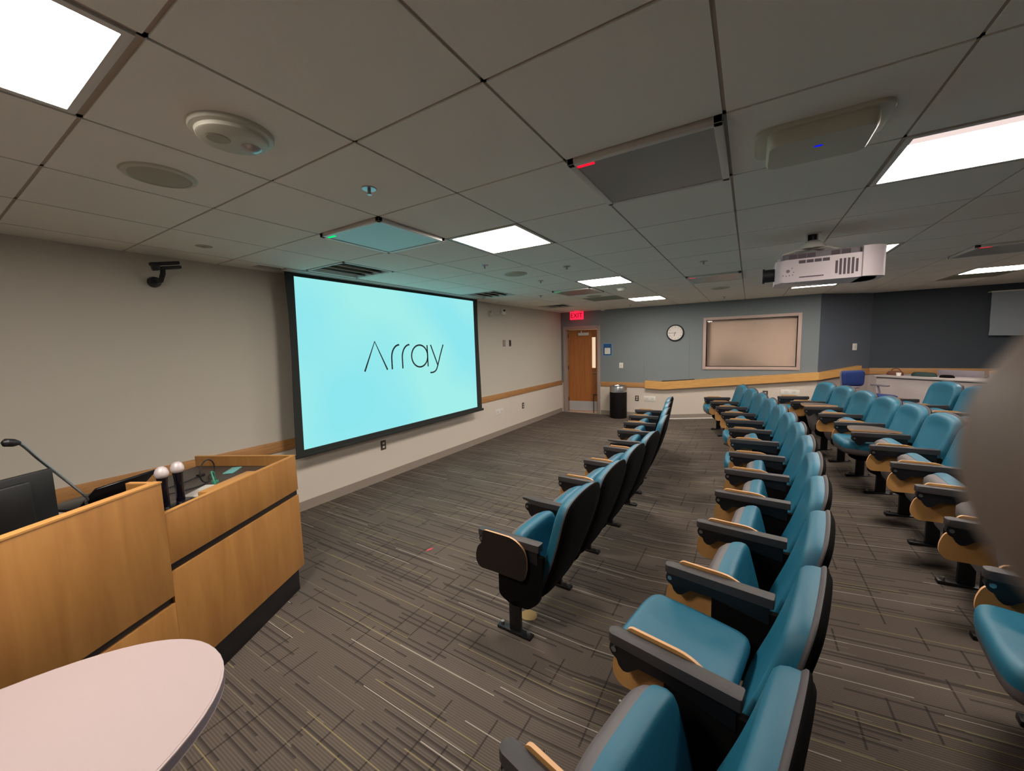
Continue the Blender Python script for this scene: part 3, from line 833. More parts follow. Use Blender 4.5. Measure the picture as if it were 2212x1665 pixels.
t = thing('ceiling_camera', 'white dome like camera on a short arm right of the screen', 'camera', (XW, 5.90, 2.32))
part('wall_base', lambda bm: lathe(bm, [(0, -.004), (.05, -.004), (.05, .02), (.038, .06), (0, .065)], seg=20, mtx=Matrix.Rotation(PI/2, 4, 'Y')), t, ['whitem'])
part('bracket_arm', lambda bm: tube(bm, [(.05, 0, 0), (.11, .05, .0), (.17, .10, .0)], .02, 10), t, ['whitem'])
part('camera_head', lambda bm: (lathe(bm, [(0, .07), (.035, .066), (.05, .045), (.055, -.02), (.06, -.05), (.045, -.055), (0, -.055)], c=(.20, .12, .02), seg=24)), t, ['whitem'])
part('camera_lens', lambda bm: cyl(bm, (.245, .10, .045), (.265, .095, .045), .02, seg=16), t, ['blackmetal'])

# hanging sheet on the dark wall
t = thing('hanging_sheet', 'pale grey sheet hanging on the dark wall at the right edge', 'sheet', (3.36, YD-.10, 2.38))
def f_sheet(bm):
    n, m = 16, 8; g = {}
    for i in range(n+1):
        for j in range(m+1):
            x = 1.9*i/n; z = -.70*j/m-.02*math.sin(x*2)*(j/m); y = .012*math.sin(j*1.7+i*.3)*(j/m)
            for s in (0, 1): g[i, j, s] = bm.verts.new((x+(.01*j/m), y+s*.004, z))
    for i in range(n):
        for j in range(m):
            for s in (0, 1): bm.faces.new((g[i, j, s], g[i+1, j, s], g[i+1, j+1, s], g[i, j+1, s]))
    for i in range(n):
        for j in (0, m): bm.faces.new((g[i, j, 0], g[i+1, j, 0], g[i+1, j, 1], g[i, j, 1]))
    for j in range(m):
        for i in (0, n): bm.faces.new((g[i, j, 0], g[i, j+1, 0], g[i, j+1, 1], g[i, j, 1]))
part('sheet', f_sheet, t, ['board'])
part('hanging_rail', lambda bm: box(bm, -.01, 1.93, -.008, .10, .0, .02), t, ['whitem'])

# ------------------------------------------------------------------ waste bin
t = thing('waste_bin', 'black round waste bin with a shiny steel rim against the far wall', 'bin', (-2.552, 8.80, 0))
part('body', lambda bm: lathe(bm, [(0, 0), (.185, 0), (.19, .01), (.19, .60), (0, .60)], seg=48), t, ['bin_body'])
part('steel_rim', lambda bm: lathe(bm, [(.186, .60), (.192, .602), (.190, .70), (.180, .735), (.150, .75), (.140, .735), (.140, .60)], seg=48), t, ['steel'])
part('liner', lambda bm: lathe(bm, [(0, .62), (.139, .62), (.139, .60), (0, .60)], seg=32), t, ['blackmetal'])

# ------------------------------------------------------------------ theatre chairs
# local frame: x runs backwards from the armrest tips, y along the row, z up from the floor
ARM_Y = .275
BZ0, BZ1 = .22, .86
def bx_(z): return .375+.335*(z-.22)+.02*math.sin((z-.22)/.64*PI)
BACK_OUT = catmull([(0, .190), (.14, .198), (.205, .235), (.228, .34), (.242, .50), (.254, .66), (.255, .755), (.232, .820), (.18, .850), (.09, .866), (0, .870), (-.09, .866), (-.18, .850), (-.232, .820), (-.255, .755), (-.254, .66), (-.242, .50), (-.228, .34), (-.205, .235), (-.14, .198)], 4)
CUSH_OUT = catmull([(0, .33), (.16, .33), (.222, .38), (.240, .53), (.249, .67), (.249, .750), (.226, .813), (.175, .842), (.09, .857), (0, .861), (-.09, .857), (-.175, .842), (-.226, .813), (-.249, .750), (-.249, .67), (-.240, .53), (-.222, .38), (-.16, .33)], 4)
def f_shell(bm):
    domed(bm, BACK_OUT, (0, .55), [(1, .0), (.97, -.008), (.9, -.004), (.001, .0)], [(1, .006), (.985, .014), (.94, .020), (.6, .030), (.001, .034)], lambda u, v, d: (bx_(v)+d, u, v), 0, 1)
def f_bcush(bm):
    domed(bm, CUSH_OUT, (0, .60), [(1, -.010), (.995, -.030), (.972, -.048), (.93, -.058), (.85, -.060), (.70, -.046), (.5, -.036), (.25, -.033), (.001, -.033)], [(1, .004), (.5, .004), (.001, .004)], lambda u, v, d: (bx_(v)+d, u, v))
SEAT_OUT = round_poly([(-.12, .0), (.12, .0), (.214, .018), (.222, .22), (.212, .415), (-.212, .415), (-.222, .22), (-.214, .018)], [.1, .1, .045, .1, .05, .05, .1, .045], 6)
def seat_fns(folded):
    if folded:
        # seat tipped up: stands on its rear edge, underside facing forward
        mt = Matrix.Translation((.278, 0, .395)) @ Matrix.Rotation(math.radians(76), 4, 'Y') @ Matrix.Translation((-.20, 0, 0))
    else:
        mt = Matrix.Translation((.17, 0, .435)) @ Matrix.Rotation(math.radians(4), 4, 'Y') @ Matrix.Translation((-.21, 0, 0))
    def cu(bm):
        domed(bm, SEAT_OUT, (0, .21), [(1, -.030), (1.012, -.012), (1.01, .010), (.985, .028), (.94, .038), (.85, .041), (.6, .036), (.001, .030)], [(1, -.030), (.5, -.030), (.001, -.030)], lambda u, v, d: tuple(mt @ Vector((v, u, d))))
    def pa(bm):
        domed(bm, SEAT_OUT, (0, .21), [(.985, -.026), (.5, -.026), (.001, -.026)], [(.985, -.034), (.97, -.058), (.91, -.084), (.75, -.100), (.001, -.108)], lambda u, v, d: tuple(mt @ Vector((v, u, d))))
        if folded:
            for s in (-.13, .13): cyl(bm, mt @ Vector((.12, s, -.09)), mt @ Vector((.12, s, -.108)), .011, seg=12)
    return cu, pa
def arm_set(t, y, tablet=1, deployed=False, first=True):
    """armrest on its standard; tablet = +1 stored on the far side, -1 on the near side, 0 none"""
    if tablet:
        pl = round_poly([(0, -.026), (.435, -.028), (.435, .028), (0, .026)], [.024, .004, .004, .024], 5)
    else:
        pl = round_poly([(-.022, -.012), (.10, -.028), (.435, -.028), (.435, .028), (.10, .028), (-.022, .012)], [.01, .03, .004, .004, .03, .01], 4)
    def f_ar(bm):
        prism(bm, [(a, y+b) for a, b in pl], 'z', .560, .601, bev=.005)
        for v in bm.verts:
            if v.co.z < .575 and v.co.x < .16: v.co.z += (.16-v.co.x)*(.02 if tablet else .16)
        cyl(bm, (.385, y, .597), (.385, y, .6012), .013, seg=16)
    part('armrest', f_ar, t, ['armtop'])
    br = round_poly([(.012, .562), (.006, .535), (.016, .515), (.036, .505), (.042, .485), (.060, .470), (.078, .474), (.117, .510), (.21, .513), (.42, .48), (.42, .562)], .006, 2)
    k = part('arm_bracket', lambda bm: prism(bm, br, 'y', y-.017, y+.017), t, ['blackmetal'])
    bolt = [(.026, .540), (.372, .37)]
    part('bolt', lambda bm: [cyl(bm, (a, y-.022, b), (a, y+.022, b), .010, seg=12) for a, b in bolt[:1]], k, ['chrome'])
    pn = round_poly([(.205, .52), (.455, .53), (.425, .25), (.350, .185), (.235, .175), (.145, .215), (.145, .350), (.205, .362)], [.002, .01, .03, .02, .03, .03, .01, .002], 3)
    part('side_panel', lambda bm: prism(bm, pn, 'y', y-.014, y+.014), t, ['blackfab'])
    lg = part('leg', lambda bm: box(bm, .215, .290, y-.014, y+.014, .012, .22, bev=.003), t, ['blackmetal'])
    part('foot', lambda bm: (box(bm, .13, .365, y-.026, y+.026, -.012, .016, bev=.005),), lg, ['blackmetal'])
    for a in (.155, .34): part('floor_bolt', lambda bm: cyl(bm, (a, y, .012), (a, y, .034), .011, seg=10), lg, ['chrome'])
    if tablet and not deployed:
        tb = round_poly([(.068, .614), (.275, .614), (.352, .565), (.370, .47), (.340, .366), (.14, .368), (.025, .364), (-.004, .40), (-.003, .45), (.012, .498), (.045, .53), (.052, .600)], [.015, .06, .05, .05, .03, .03, .03, .02, .02, .015, .015, .02], 4)
        y0 = y+tablet*.029; y1 = y+tablet*.041
        # material 0 birch (faces the bracket), 1 laminate (outer face), 2 plywood edge
        part('writing_tablet', lambda bm: prism(bm, tb, 'y', y0, y1, mi=0, side_mi=2, cap1_mi=1), t, ['birch', 'tab_lam', 'ply_edge'])
    if tablet and deployed:
        o = round_poly([(.0, .03), (.03, .25), (.16, .29), (.30, .25), (.36, .10), (.40, .03)], [.05, .06, .08, .06, .06, .01], 4)
        part('writing_tablet', lambda bm: prism(bm, [(a, y+b) for a, b in o], 'z', .604, .620, mi=0, side_mi=2, cap1_mi=1), t, ['birch', 'tab_top', 'ply_edge'])
        part('tablet_hinge', lambda bm: tube(bm, [(.30, y+.01, .59), (.36, y+.05, .60), (.33, y+.12, .60)], .012, 8), t, ['blackmetal'])
def make_chair(folded, tablet=1, deployed=False, extra=0, extra_tab=1):
    t = thing('theatre_chair', 'x', 'chair')
    part('back_shell', f_shell, t, ['charcoal', 'blackfab'], 50)
    sh = t.children[0]
    part('back_cushion', f_bcush, t, ['teal'], 60)
    part('back_lining', lambda bm: domed(bm, [(a*.93, .535+(b-.535)*.95) for a, b in BACK_OUT], (0, .55), [(1, .014), (.5, .024), (.001, .026)], [(1, .022), (.96, .030), (.6, .040), (.001, .044)], lambda u, v, d: (bx_(v)+d, u, v)), t, ['blackfab'], 60)
    cu, pa = seat_fns(folded)
    s = part('seat_cushion', cu, t, ['teal'], 60)
    part('seat_pan', pa, t, ['pan'], 60)
    part('pivot_bar', lambda bm: cyl(bm, (.27, -ARM_Y+.015, .37), (.27, ARM_Y-.015, .37), .012, seg=10), t, ['blackmetal'])
    arm_set(t, -ARM_Y, tablet, deployed)
    if extra: arm_set(t, ARM_Y, extra_tab if extra == 1 else 0, False)
    return t
KINDS = {}
GRP = {1: 'front row of theatre chairs', 2: 'middle row of theatre chairs', 3: 'third row of theatre chairs', 4: 'rear row of theatre chairs'}
def chair(kind, loc, rz, label, row):
    if kind not in KINDS:
        KINDS[kind] = make_chair(*kind)
        t = KINDS[kind]; t.location = loc; t.rotation_euler = (0, 0, rz); t['label'] = label; t['group'] = GRP[row]
        return t
    return dup(KINDS[kind], loc, rz, label, GRP[row])
def row(tips, states, row_i, labels, deploy=(), plain=(), start_tab=1, twist=0.):
    n = len(tips)-1
    for i in range(n):
        a, b = Vector(tips[i]), Vector(tips[i+1]); m = (a+b)/2; d = (b-a).normalized()
        rz = math.atan2(d.y, d.x)-PI/2+twist
        bx, by = m.x+.25*math.cos(rz), m.y+.25*math.sin(rz)
        z = floor_z(bx, by)
        tab = 0 if i in plain else (start_tab if i == 0 else 1)
        kind = (states[i] == 'u', tab, i in deploy, 1 if i == n-1 else 0, 1)
        chair(kind, (m.x, m.y, z), rz, labels[i], row_i)
ORD = ['first', 'second', 'third', 'fourth', 'fifth', 'sixth', 'seventh', 'eighth', 'ninth', 'tenth', 'eleventh', 'twelfth', 'last']
# front row: two groups of four
r1a = [(-1.40+.018*k, 1.84+.546*k) for k in range(5)]
row(r1a, 'uuuu', 1, ['teal theatre chair seen from behind, nearest the camera in the front row',
                    'teal theatre chair, second from the camera in the front row',
                    'teal theatre chair, third from the camera in the front row',
                    'teal theatre chair in the front row, last before the small gap'], plain=(1,), start_tab=-1)
r1b = [(-1.345-.070*k, 4.34+.546*k) for k in range(5)]
row(r1b, 'uuuu', 1, ['teal theatre chair in the front row, first after the small gap',
                    'teal theatre chair in the front row, second after the small gap',
                    'teal theatre chair in the front row, last but one before the far wall',
                    'teal theatre chair at the far end of the front row, closest to the waste bin'], plain=(0,), twist=math.radians(-3))
# middle row: thirteen chairs on a curve
def curve(y, x0, yc, R): return x0-(y-yc)**2/(2*R)
def arc(y0, n, pitch, x0, yc, R):
    out = [(curve(y0, x0, yc, R), y0)]; y = y0
    for _ in range(n):
        s = -(y+pitch/2-yc)/R; y += pitch/math.sqrt(1+s*s); out.append((curve(y, x0, yc, R), y))
    return out
st = 'uduuuudududdu'
st = ['u', 'd', 'u', 'u', 'u', 'u', 'd', 'u', 'd', 'u', 'u', 'u', 'd']
r2 = arc(.76, 13, .560, -.135, 4.05, 13.6)
row(r2, st, 2, ['teal theatre chair nearest the camera in the middle row, seat tipped up'] +
    ['teal theatre chair with seat folded down, second from the camera in the middle row'] +
    ['teal theatre chair, seat %s, %s from the camera in the middle row' % ('down' if st[i] == 'd' else 'tipped up', ORD[i]) for i in range(2, 12)] +
    ['teal theatre chair with seat down at the far end of the middle row'])
# third row
st3 = ['u', 'd', 'u', 'u', 'u', 'u', 'u', 'd', 'u', 'u', 'u', 'd']
r3 = arc(1.16, 12, .548, .93, 3.9, 14.0)
L3 = ['teal theatre chair in the third row, nearest the camera and out at the right edge',
      'teal theatre chair, seat down, cut by the lower right edge of the photo']
L3 += ['teal theatre chair, %s from the near end of the third row, behind the thumb' % ORD[i] for i in range(2, 7)]
L3 += ['teal chair in the third row, seat down under a swung out tablet', 'teal theatre chair in the third row, fourth from its far end',
       'teal theatre chair in the third row, third from its far end', 'teal theatre chair second from the far end of the third row, tablet swung out',
       'teal theatre chair, seat down, at the far end of the third row']
row(r3[0:], st3, 3, L3, deploy=(7, 10))
# rear row
r4 = arc(4.90, 4, .548, 1.86, 3.9, 14.5)
row(r4, ['u', 'u', 'u', 'u'], 4, ['teal theatre chair, fourth from the far end of the rear row', 'teal theatre chair, third from the far end of the rear row',
    'teal theatre chair in the rear row, second from its far end', 'teal theatre chair at the far end of the rear row by the counter'])

# ------------------------------------------------------------------ lectern desk
PA = Vector((-2.722, 1.457)); PT = Vector((.460, -.888)); PN = Vector((-.888, -.460))
pm = Matrix(((PT.x, PN.x, 0, PA.x), (PT.y, PN.y, 0, PA.y), (0, 0, 1, 0), (0, 0, 0, 1)))
t = thing('lectern_desk', 'wide maple lectern desk with black reveal strips in the lower left', 'lectern', (PA.x, PA.y, 0))
t.rotation_euler = (0, 0, math.atan2(PT.y, PT.x))
# local: x along the front to the left, y = towards the room (so inward depth is -y)
def bd(bm, s0, s1, d0, d1, z0, z1, mi=0, bev=0.): return box(bm, s0, s1, -d1, -d0, z0, z1, mi, bev)
def bdw(s0, s1, d0, d1, z0, z1, mi=0, bev=0.0015): return lambda bm: bd(bm, s0, s1, d0, d1, z0, z1, mi, bev)
SP = .958
part('front_panel', bdw(0, SP, 0, .02, .172, .700), t, ['podium_wood'])
part('upper_front_panel', bdw(0, SP, 0, .02, .738, .985), t, ['podium_wood'])
part('reveal_strip', bdw(0, SP, .012, .03, .695, .742), t, ['black_lam'])
part('tall_front_panel', bdw(SP+.002, 1.58, -.004, .018, .585, 1.135), t, ['podium_wood'])
part('lower_front_panel', bdw(SP+.002, 1.58, -.002, .018, .172, .550), t, ['podium_wood'])
part('reveal_strip', bdw(SP, 1.58, .012, .03, .545, .590), t, ['black_lam'])
part('kick_base', bdw(.03, 1.555, .028, .70, 0, .172), t, ['black_lam'])
def f_top(bm):
    bd(bm, 0, SP, -.001, .022, .985, .990); bd(bm, SP, 1.58, -.006, .034, 1.135, 1.142); bd(bm, SP, SP+.022, -.004, .15, 1.135, 1.140)
    bd(bm, 0, .022, .02, .745, .985, .990)
part('edge_banding', f_top, t, ['podium_edge'])
part('side_panel', bdw(0, .02, .02, .745, .172, .985), t, ['podium_wood'])
part('tall_side_panel', lambda bm: (bd(bm, SP+.002, SP+.022, .018, .15, .60, 1.135), bd(bm, 1.56, 1.58, .02, .74, .172, 1.135)), t, ['podium_wood'])
part('desktop', bdw(.02, 1.56, .02, .735, .895, .918), t, ['desk_dark'])
part('rear_panel', bdw(.02, 1.56, .66, .68, .172, .895), t, ['black_lam'])
part('cable_box', lambda bm: (bd(bm, .30, .655, .022, .125, .918, .972, 0, .003),), t, ['podium_edge'])
def P(s, d, z): v = PA+PT*s+PN*d; return Vector((v.x, v.y, z))
ZD = .918
PRZ = math.atan2(PT.y, PT.x)
# microphones in a charger
c = P(.745, .175, ZD)
t = thing('microphone_charger', 'black charging dock holding two microphones on the lectern desk', 'charger', c, PRZ)
part('dock', lambda bm: box(bm, -.085, .085, -.05, .05, 0, .03, bev=.004), t, ['black_glossy'])
part('feet_studs', lambda bm: [cyl(bm, (a, b, .03), (a, b, .036), .006, seg=10) for a, b in ((-.07, .035), (.0, .038), (.07, .035))], t, ['chrome'])
for (s, lab) in ((.785, 'black handheld microphone with a pale ball grille, left one of the pair'), (.700, 'black handheld microphone with a pale ball grille, right one of the pair')):
    c = P(s, .18, ZD+.031)
    t = thing('handheld_microphone', lab, 'microphone', c, 0, 'microphones in the charger')
    part('body', lambda bm: lathe(bm, [(0, 0), (.019, 0), (.020, .01), (.019, .11), (.021, .135), (.023, .15), (0, .152)], seg=24), t, ['black_glossy'])
    part('grille', lambda bm: lathe(bm, [(.020, .150), (.0265, .158), (.029, .166), (.029, .172), (.028, .182), (.022, .196), (.012, .205), (0, .208)], seg=24), t, ['grille'])
# gooseneck microphone
t = thing('gooseneck_microphone', 'thin gooseneck microphone leaning left above the monitor', 'microphone', (-2.90, .475, ZD))
part('base', lambda bm: lathe(bm, [(0, 0), (.035, 0), (.035, .012), (.015, .03), (0, .03)], seg=20), t, ['blackmetal'])
gp = [(0, 0, .02), (.06, -.012, .07), (.10, -.016, .105), (.20, -.10, .25), (.27, -.165, .36), (.31, -.20, .425), (.335, -.218, .452)]
part('stem', lambda bm: tube(bm, catmull(gp, 5, False), .0055, 10), t, ['chrome'])
hd = Vector((.34, -.222, .455)); he = Vector((.365, -.262, .468))
part('microphone_head', lambda bm: tube(bm, [hd-(he-hd)*.15, hd, hd+(he-hd)*.3, hd+(he-hd)*.8, he], [.007, .011, .0165, .0165, .006], 14), t, ['black_lam'])
# monitor seen from behind
c = P(1.335, .415, ZD)
t = thing('desk_monitor', 'black computer monitor seen from behind at the left edge', 'monitor', c, PRZ)
part('screen_housing', lambda bm: (box(bm, -.285, .285, -.012, .012, .055, .318, bev=.004), box(bm, -.20, .20, .008, .028, .08, .29, bev=.008)), t, ['mon_back'])
part('stand', lambda bm: (box(bm, -.035, .035, .012, .035, .0, .19, bev=.004), box(bm, -.11, .11, -.08, .10, 0, .012, bev=.004)), t, ['black_lam'])
part('tag', lambda bm: box(bm, -.045, -.005, .035, .037, .115, .155), t, ['greyplastic'])
# laptop
c = P(.64, .66, ZD)
t = thing('laptop', 'open dark laptop on the lectern desk, lid leaning towards the front', 'laptop', c, PRZ)
part('keyboard_base', lambda bm: box(bm, -.16, .16, -.21, .0, 0, .016, bev=.003), t, ['black_glossy'])
lm = Matrix.Translation((0, .0, .016)) @ Matrix.Rotation(math.radians(-48), 4, 'X')
part('lid', lambda bm: box(bm, -.16, .16, -.005, .005, 0, .165, bev=.003, mtx=lm), t, ['black_glossy'])
# cables
c = P(.36, .335, ZD)
t = thing('black_cable', 'looped black cable standing up on the lectern desk', 'cable', c, PRZ)
lp = [(-.16, -.12, .006), (-.10, -.09, .006), (-.03, -.02, .006)]+[(.0+.075*math.sin(a)*1., .0+.02*math.sin(a), .075-.068*math.cos(a)) for a in [2*PI*k/16 for k in range(17)]]+[(.07, .01, .006), (.16, -.03, .006), (.22, -.10, .006), (.16, -.16, .006), (.02, -.15, .006), (-.10, -.16, .006)]
part('cord', lambda bm: tube(bm, catmull(lp, 4, False), .004, 8), t, ['black_cable'])
part('plug', lambda bm: box(bm, -.135, -.095, -.175, -.145, .0, .018, bev=.003), t, ['black_lam'])
c = P(.44, .205, ZD)
t = thing('green_cable', 'short green cable arching beside the wooden box on the lectern desk', 'cable', c, PRZ)
gl = [(.055, .045, .006), (.05, .035, .03), (.045, .02, .075), (.01, -.02, .098), (-.04, -.05, .075), (-.06, -.065, .03), (-.065, -.07, .008)]
part('cord', lambda bm: tube(bm, catmull(gl, 5, False), .0042, 8), t, ['green_cable'])
part('plug', lambda bm: box(bm, -.078, -.052, -.085, -.058, 0, .022, bev=.003), t, ['green_cable'])
c = P(.52, .235, ZD)
t = thing('white_tablet', 'flat pale tablet lying between the microphones and the wooden box', 'tablet', c, PRZ+.15)
part('slab', lambda bm: box(bm, -.11, .10, -.05, .06, 0, .009, bev=.003), t, ['board'])
part('glass_face', lambda bm: box(bm, -.10, .09, -.042, .052, .009, .010), t, ['whitem'])
c = P(.13, .37, ZD)
tag(part('blue_card', lambda bm: box(bm, -.07, .07, -.03, .03, 0, .006, bev=.002), None, ['card_blue'], 35, c), 'small pale teal card at the back of the lectern desk by the cables', 'card').rotation_euler = (0, 0, PRZ+.3)
c = P(.80, .37, ZD)
tag(part('paper_stack', lambda bm: [box(bm, -.10+.004*k, .10+.003*k, -.07, .07-.002*k, .004*k, .004*k+.003) for k in range(6)], None, ['paper'], 35, c), 'little stack of white paper behind the microphones', 'paper').rotation_euler = (0, 0, PRZ-.1)

# ------------------------------------------------------------------ oval white table
t = thing('oval_table', 'white rounded table top cut off by the lower left corner', 'table', (-1.485, -.35, 0))
TOUT = []
def sgp(v, p): return math.copysign(abs(v)**p, v)
NT = 72
for k in range(NT):
    a = 2*PI*k/NT; cx, sy = math.cos(a), math.sin(a)
    x = .425*sgp(cx, 2/2.15); 
    y = (.83 if sy > 0 else .83)*sgp(sy, 2/2.5)
    TOUT.append((x+.0*y, y))
part('table_top', lambda bm: prism(bm, TOUT, 'z', .706, .740, mi=1, side_mi=1, cap1_mi=0, bev=.004), t, ['table', 'table_edge'])
part('table_surface', lambda bm: prism(bm, [(a*.985, b*.992) for a, b in TOUT], 'z', .7395, .7412), t, ['table'])
for s in (-.5, .5):
    lg = part('leg', lambda bm: (cyl(bm, (0, s, .02), (0, s, .706), .03, seg=20), box(bm, -.28, .28, s-.035, s+.035, 0, .03, bev=.008)), t, ['greyplastic'])

# ------------------------------------------------------------------ white counter in the rear corner with things on it
C0 = Vector((1.84, 8.72)); C1 = Vector((3.45, 7.45)); CD = (C1-C0).normalized(); CN = Vector((-CD.y, CD.x))   # CN points to the wall
crz = math.atan2(CD.y, CD.x); CL = (C1-C0).length; ZF = .32
t = thing('counter', 'white fronted counter along the dark wall behind the seats', 'counter', (C0.x, C0.y, ZF), crz)
part('front_panel', lambda bm: box(bm, 0, CL, 0, .02, 0, .70), t, ['counter'])
part('carcass', lambda bm: box(bm, .0, CL, .02, .55, 0, .70), t, ['counter'])
part('shadow_gap', lambda bm: box(bm, 0, CL, .005, .55, .70, .715), t, ['black_lam'])
part('countertop', lambda bm: box(bm, -.02, CL+.02, -.03, .57, .715, .745, bev=.004), t, ['countertop'])
def CP(s, d): v = C0+CD*s+CN*d; return (v.x, v.y, ZF+.745)
def blob(bm, hx, hy, hz, seed):
    rnd = random.Random(seed)
    out = catmull([(hx*math.cos(a)*rnd.uniform(.8, 1.1), hy*math.sin(a)*rnd.uniform(.8, 1.1)) for a in [2*PI*k/9 for k in range(9)]], 3)
    domed(bm, out, (0, 0), [(1, hz*.25), (.93, hz*.65), (.75, hz*.92), (.4, hz), (.001, hz*.96)], [(1, 0), (.5, 0), (.001, 0)], lambda u, v, d: (u, v, d))
t = thing('brown_bag', 'small brown leather bag on the counter by the corner', 'bag', CP(.17, .18), crz)
part('bag_body', lambda bm: blob(bm, .11, .07, .07, 3), t, ['brown_bag'])
part('strap', lambda bm: tube(bm, catmull([(-.07, 0, .05), (-.04, .0, .10), (.03, .0, .105), (.07, 0, .05)], 4, False), .006, 8), t, ['brown_bag'])
t = tag(part('dark_jacket', lambda bm: blob(bm, .17, .09, .065, 9), None, ['green_bag'], 60, CP(.50, .2)), 'dark green cloth bundle on the counter, right of the brown bag', 'cloth'); t.rotation_euler = (0, 0, crz)
t = tag(part('white_cup', lambda bm: lathe(bm, [(0, 0), (.025, 0), (.033, .05), (.030, .05), (.022, .005), (0, .005)], seg=20), None, ['white'], 40, CP(.26, .06)), 'small white cup at the edge of the counter', 'cup')
t = tag(part('black_pouch', lambda bm: blob(bm, .08, .05, .045, 5), None, ['blackfab'], 60, CP(.80, .12)), 'small black pouch on the counter', 'pouch'); t.rotation_euler = (0, 0, crz)
t = thing('display_case', 'grey glass panel standing slanted on the counter', 'panel', CP(.90, .42), crz)
part('panel', lambda bm: box(bm, -.33, .17, .0, .015, .0, .10, bev=.003), t, ['greyplastic'])
part('slanted_edge', lambda bm: prism(bm, [(.17, 0), (.20, 0), (.33, .13), (.30, .13)], 'y', -.02, .03), t, ['blackmetal'])
t = thing('carton', 'cream carton standing on the counter near the fingertip', 'carton', CP(1.32, .2), crz)
part('carton_body', lambda bm: box(bm, -.10, .12, -.09, .09, 0, .11, bev=.003), t, ['counter'])
part('carton_lid', lambda bm: box(bm, -.105, .125, -.095, .095, .11, .125, bev=.002), t, ['maple_rail'])

# blue task chair
t = thing('task_chair', 'blue office chair with grey frame behind the third row', 'chair', (1.60, 8.10, ZF), math.radians(-48))
def f_bseat(bm):
    o = rr(.25, .24, .12)
    domed(bm, o, (0, 0), [(1, .03), (.97, .055), (.88, .068), (.001, .066)], [(1, .015), (.9, .0), (.001, 0)], lambda u, v, d: (u+.08, v, .42+d))
part('seat', f_bseat, t, ['blue'], 60)
bo = round_poly([(-.20, .60), (.20, .60), (.22, .84), (-.22, .84)], .05, 5)
part('backrest', lambda bm: domed(bm, bo, (0, .72), [(1, .0), (.96, .02), (.8, .028), (.001, .02)], [(1, -.01), (.001, -.02)], lambda u, v, d: (-.20+d-.05*(v-.6), u, v)), t, ['blue'], 60)
part('back_frame', lambda bm: (domed(bm, round_poly([(-.225, .585), (.225, .585), (.245, .855), (-.245, .855)], .05, 5), (0, .72), [(1, -.012), (.001, -.012)], [(1, -.024), (.9, -.035), (.001, -.035)], lambda u, v, d: (-.20+d-.05*(v-.6), u, v)),
                           tube(bm, [(-.22, 0, .62), (-.23, 0, .50), (-.15, 0, .41), (.0, 0, .40)], .022, 8)), t, ['greyplastic'], 60)
for s in (-1, 1):
    part('armrest', lambda bm: (tube(bm, [(-.02, .25*s, .42), (-.02, .29*s, .50), (-.05, .29*s, .60)], .014, 8), box(bm, -.14, .10, .29*s-.035, .29*s+.035, .60, .625, bev=.008)), t, ['greyplastic'])
part('gas_column', lambda bm: (cyl(bm, (.05, 0, .10), (.05, 0, .42), .028, seg=16),), t, ['blackmetal'])
for k in range(5):
    a = 2*PI*k/5+.3
    lg = part('leg', lambda bm: tube(bm, [(.05, 0, .11), (.05+.16*math.cos(a), .16*math.sin(a), .095), (.05+.28*math.cos(a), .28*math.sin(a), .065)], [.024, .02, .015], 8), t, ['greyplastic'])
    part('caster', lambda bm: cyl(bm, (.05+.28*math.cos(a)-.02*math.sin(a), .28*math.sin(a)+.02*math.cos(a), .028), (.05+.28*math.cos(a)+.02*math.sin(a), .28*math.sin(a)-.02*math.cos(a), .028), .028, seg=14), lg, ['blackmetal'])

# litter on the carpet
tag(part('pink_scrap', lambda bm: prism(bm, [(-.035, -.008), (.01, -.012), (.036, .004), (.006, .012), (-.022, .008)], 'z', .0, .003), None, ['red_litter'], 30, (-2.28, 2.28, .0005)), 'tiny pink scrap on the carpet between lectern and front row', 'litter').rotation_euler = (0, 0, 1.2)
tag(part('tan_wrapper', lambda bm: prism(bm, catmull([(-.05, -.03), (.0, -.05), (.05, -.025), (.045, .03), (.0, .05), (-.04, .03)], 3), 'z', 0, .004), None, ['tan_litter'], 30, (-1.15, 1.99, .0005)), 'crumpled tan wrapper on the carpet beside the front row leg', 'litter')
zf = floor_z(-.47, 1.66)
tag(part('white_crumb', lambda bm: prism(bm, [(-.006, -.004), (.006, -.004), (.004, .005), (-.005, .005)], 'z', -.002, .005), None, ['paper'], 30, (-.47, 1.66, zf)), 'tiny white crumb on the carpet in front of the middle row', 'litter')

# ------------------------------------------------------------------ camera
F = 831.16; yaw, pit, rol = -.553151, -.101883, -.02707
fw = Vector((math.sin(yaw)*math.cos(pit), math.cos(yaw)*math.cos(pit), math.sin(pit)))
r0 = Vector((math.cos(yaw), -math.sin(yaw), 0)); u0 = r0.cross(fw)
rt = r0*math.cos(rol)+u0*math.sin(rol); up = rt.cross(fw)
CAMP = Vector((0, 0, 1.7148))
cd = bpy.data.cameras.new('camera'); cam = bpy.data.objects.new('camera', cd); COL.objects.link(cam)
mw = Matrix(((rt.x, up.x, -fw.x, CAMP.x), (rt.y, up.y, -fw.y, CAMP.y), (rt.z, up.z, -fw.z, CAMP.z), (0, 0, 0, 1)))
cam.matrix_world = mw
cd.sensor_width = 36; cd.lens = F/2212*36; cd.clip_start = .003; cd.clip_end = 60
cd.dof.use_dof = True; cd.dof.focus_distance = 3.5; cd.dof.aperture_fstop = cd.lens/1.7
SC.camera = cam

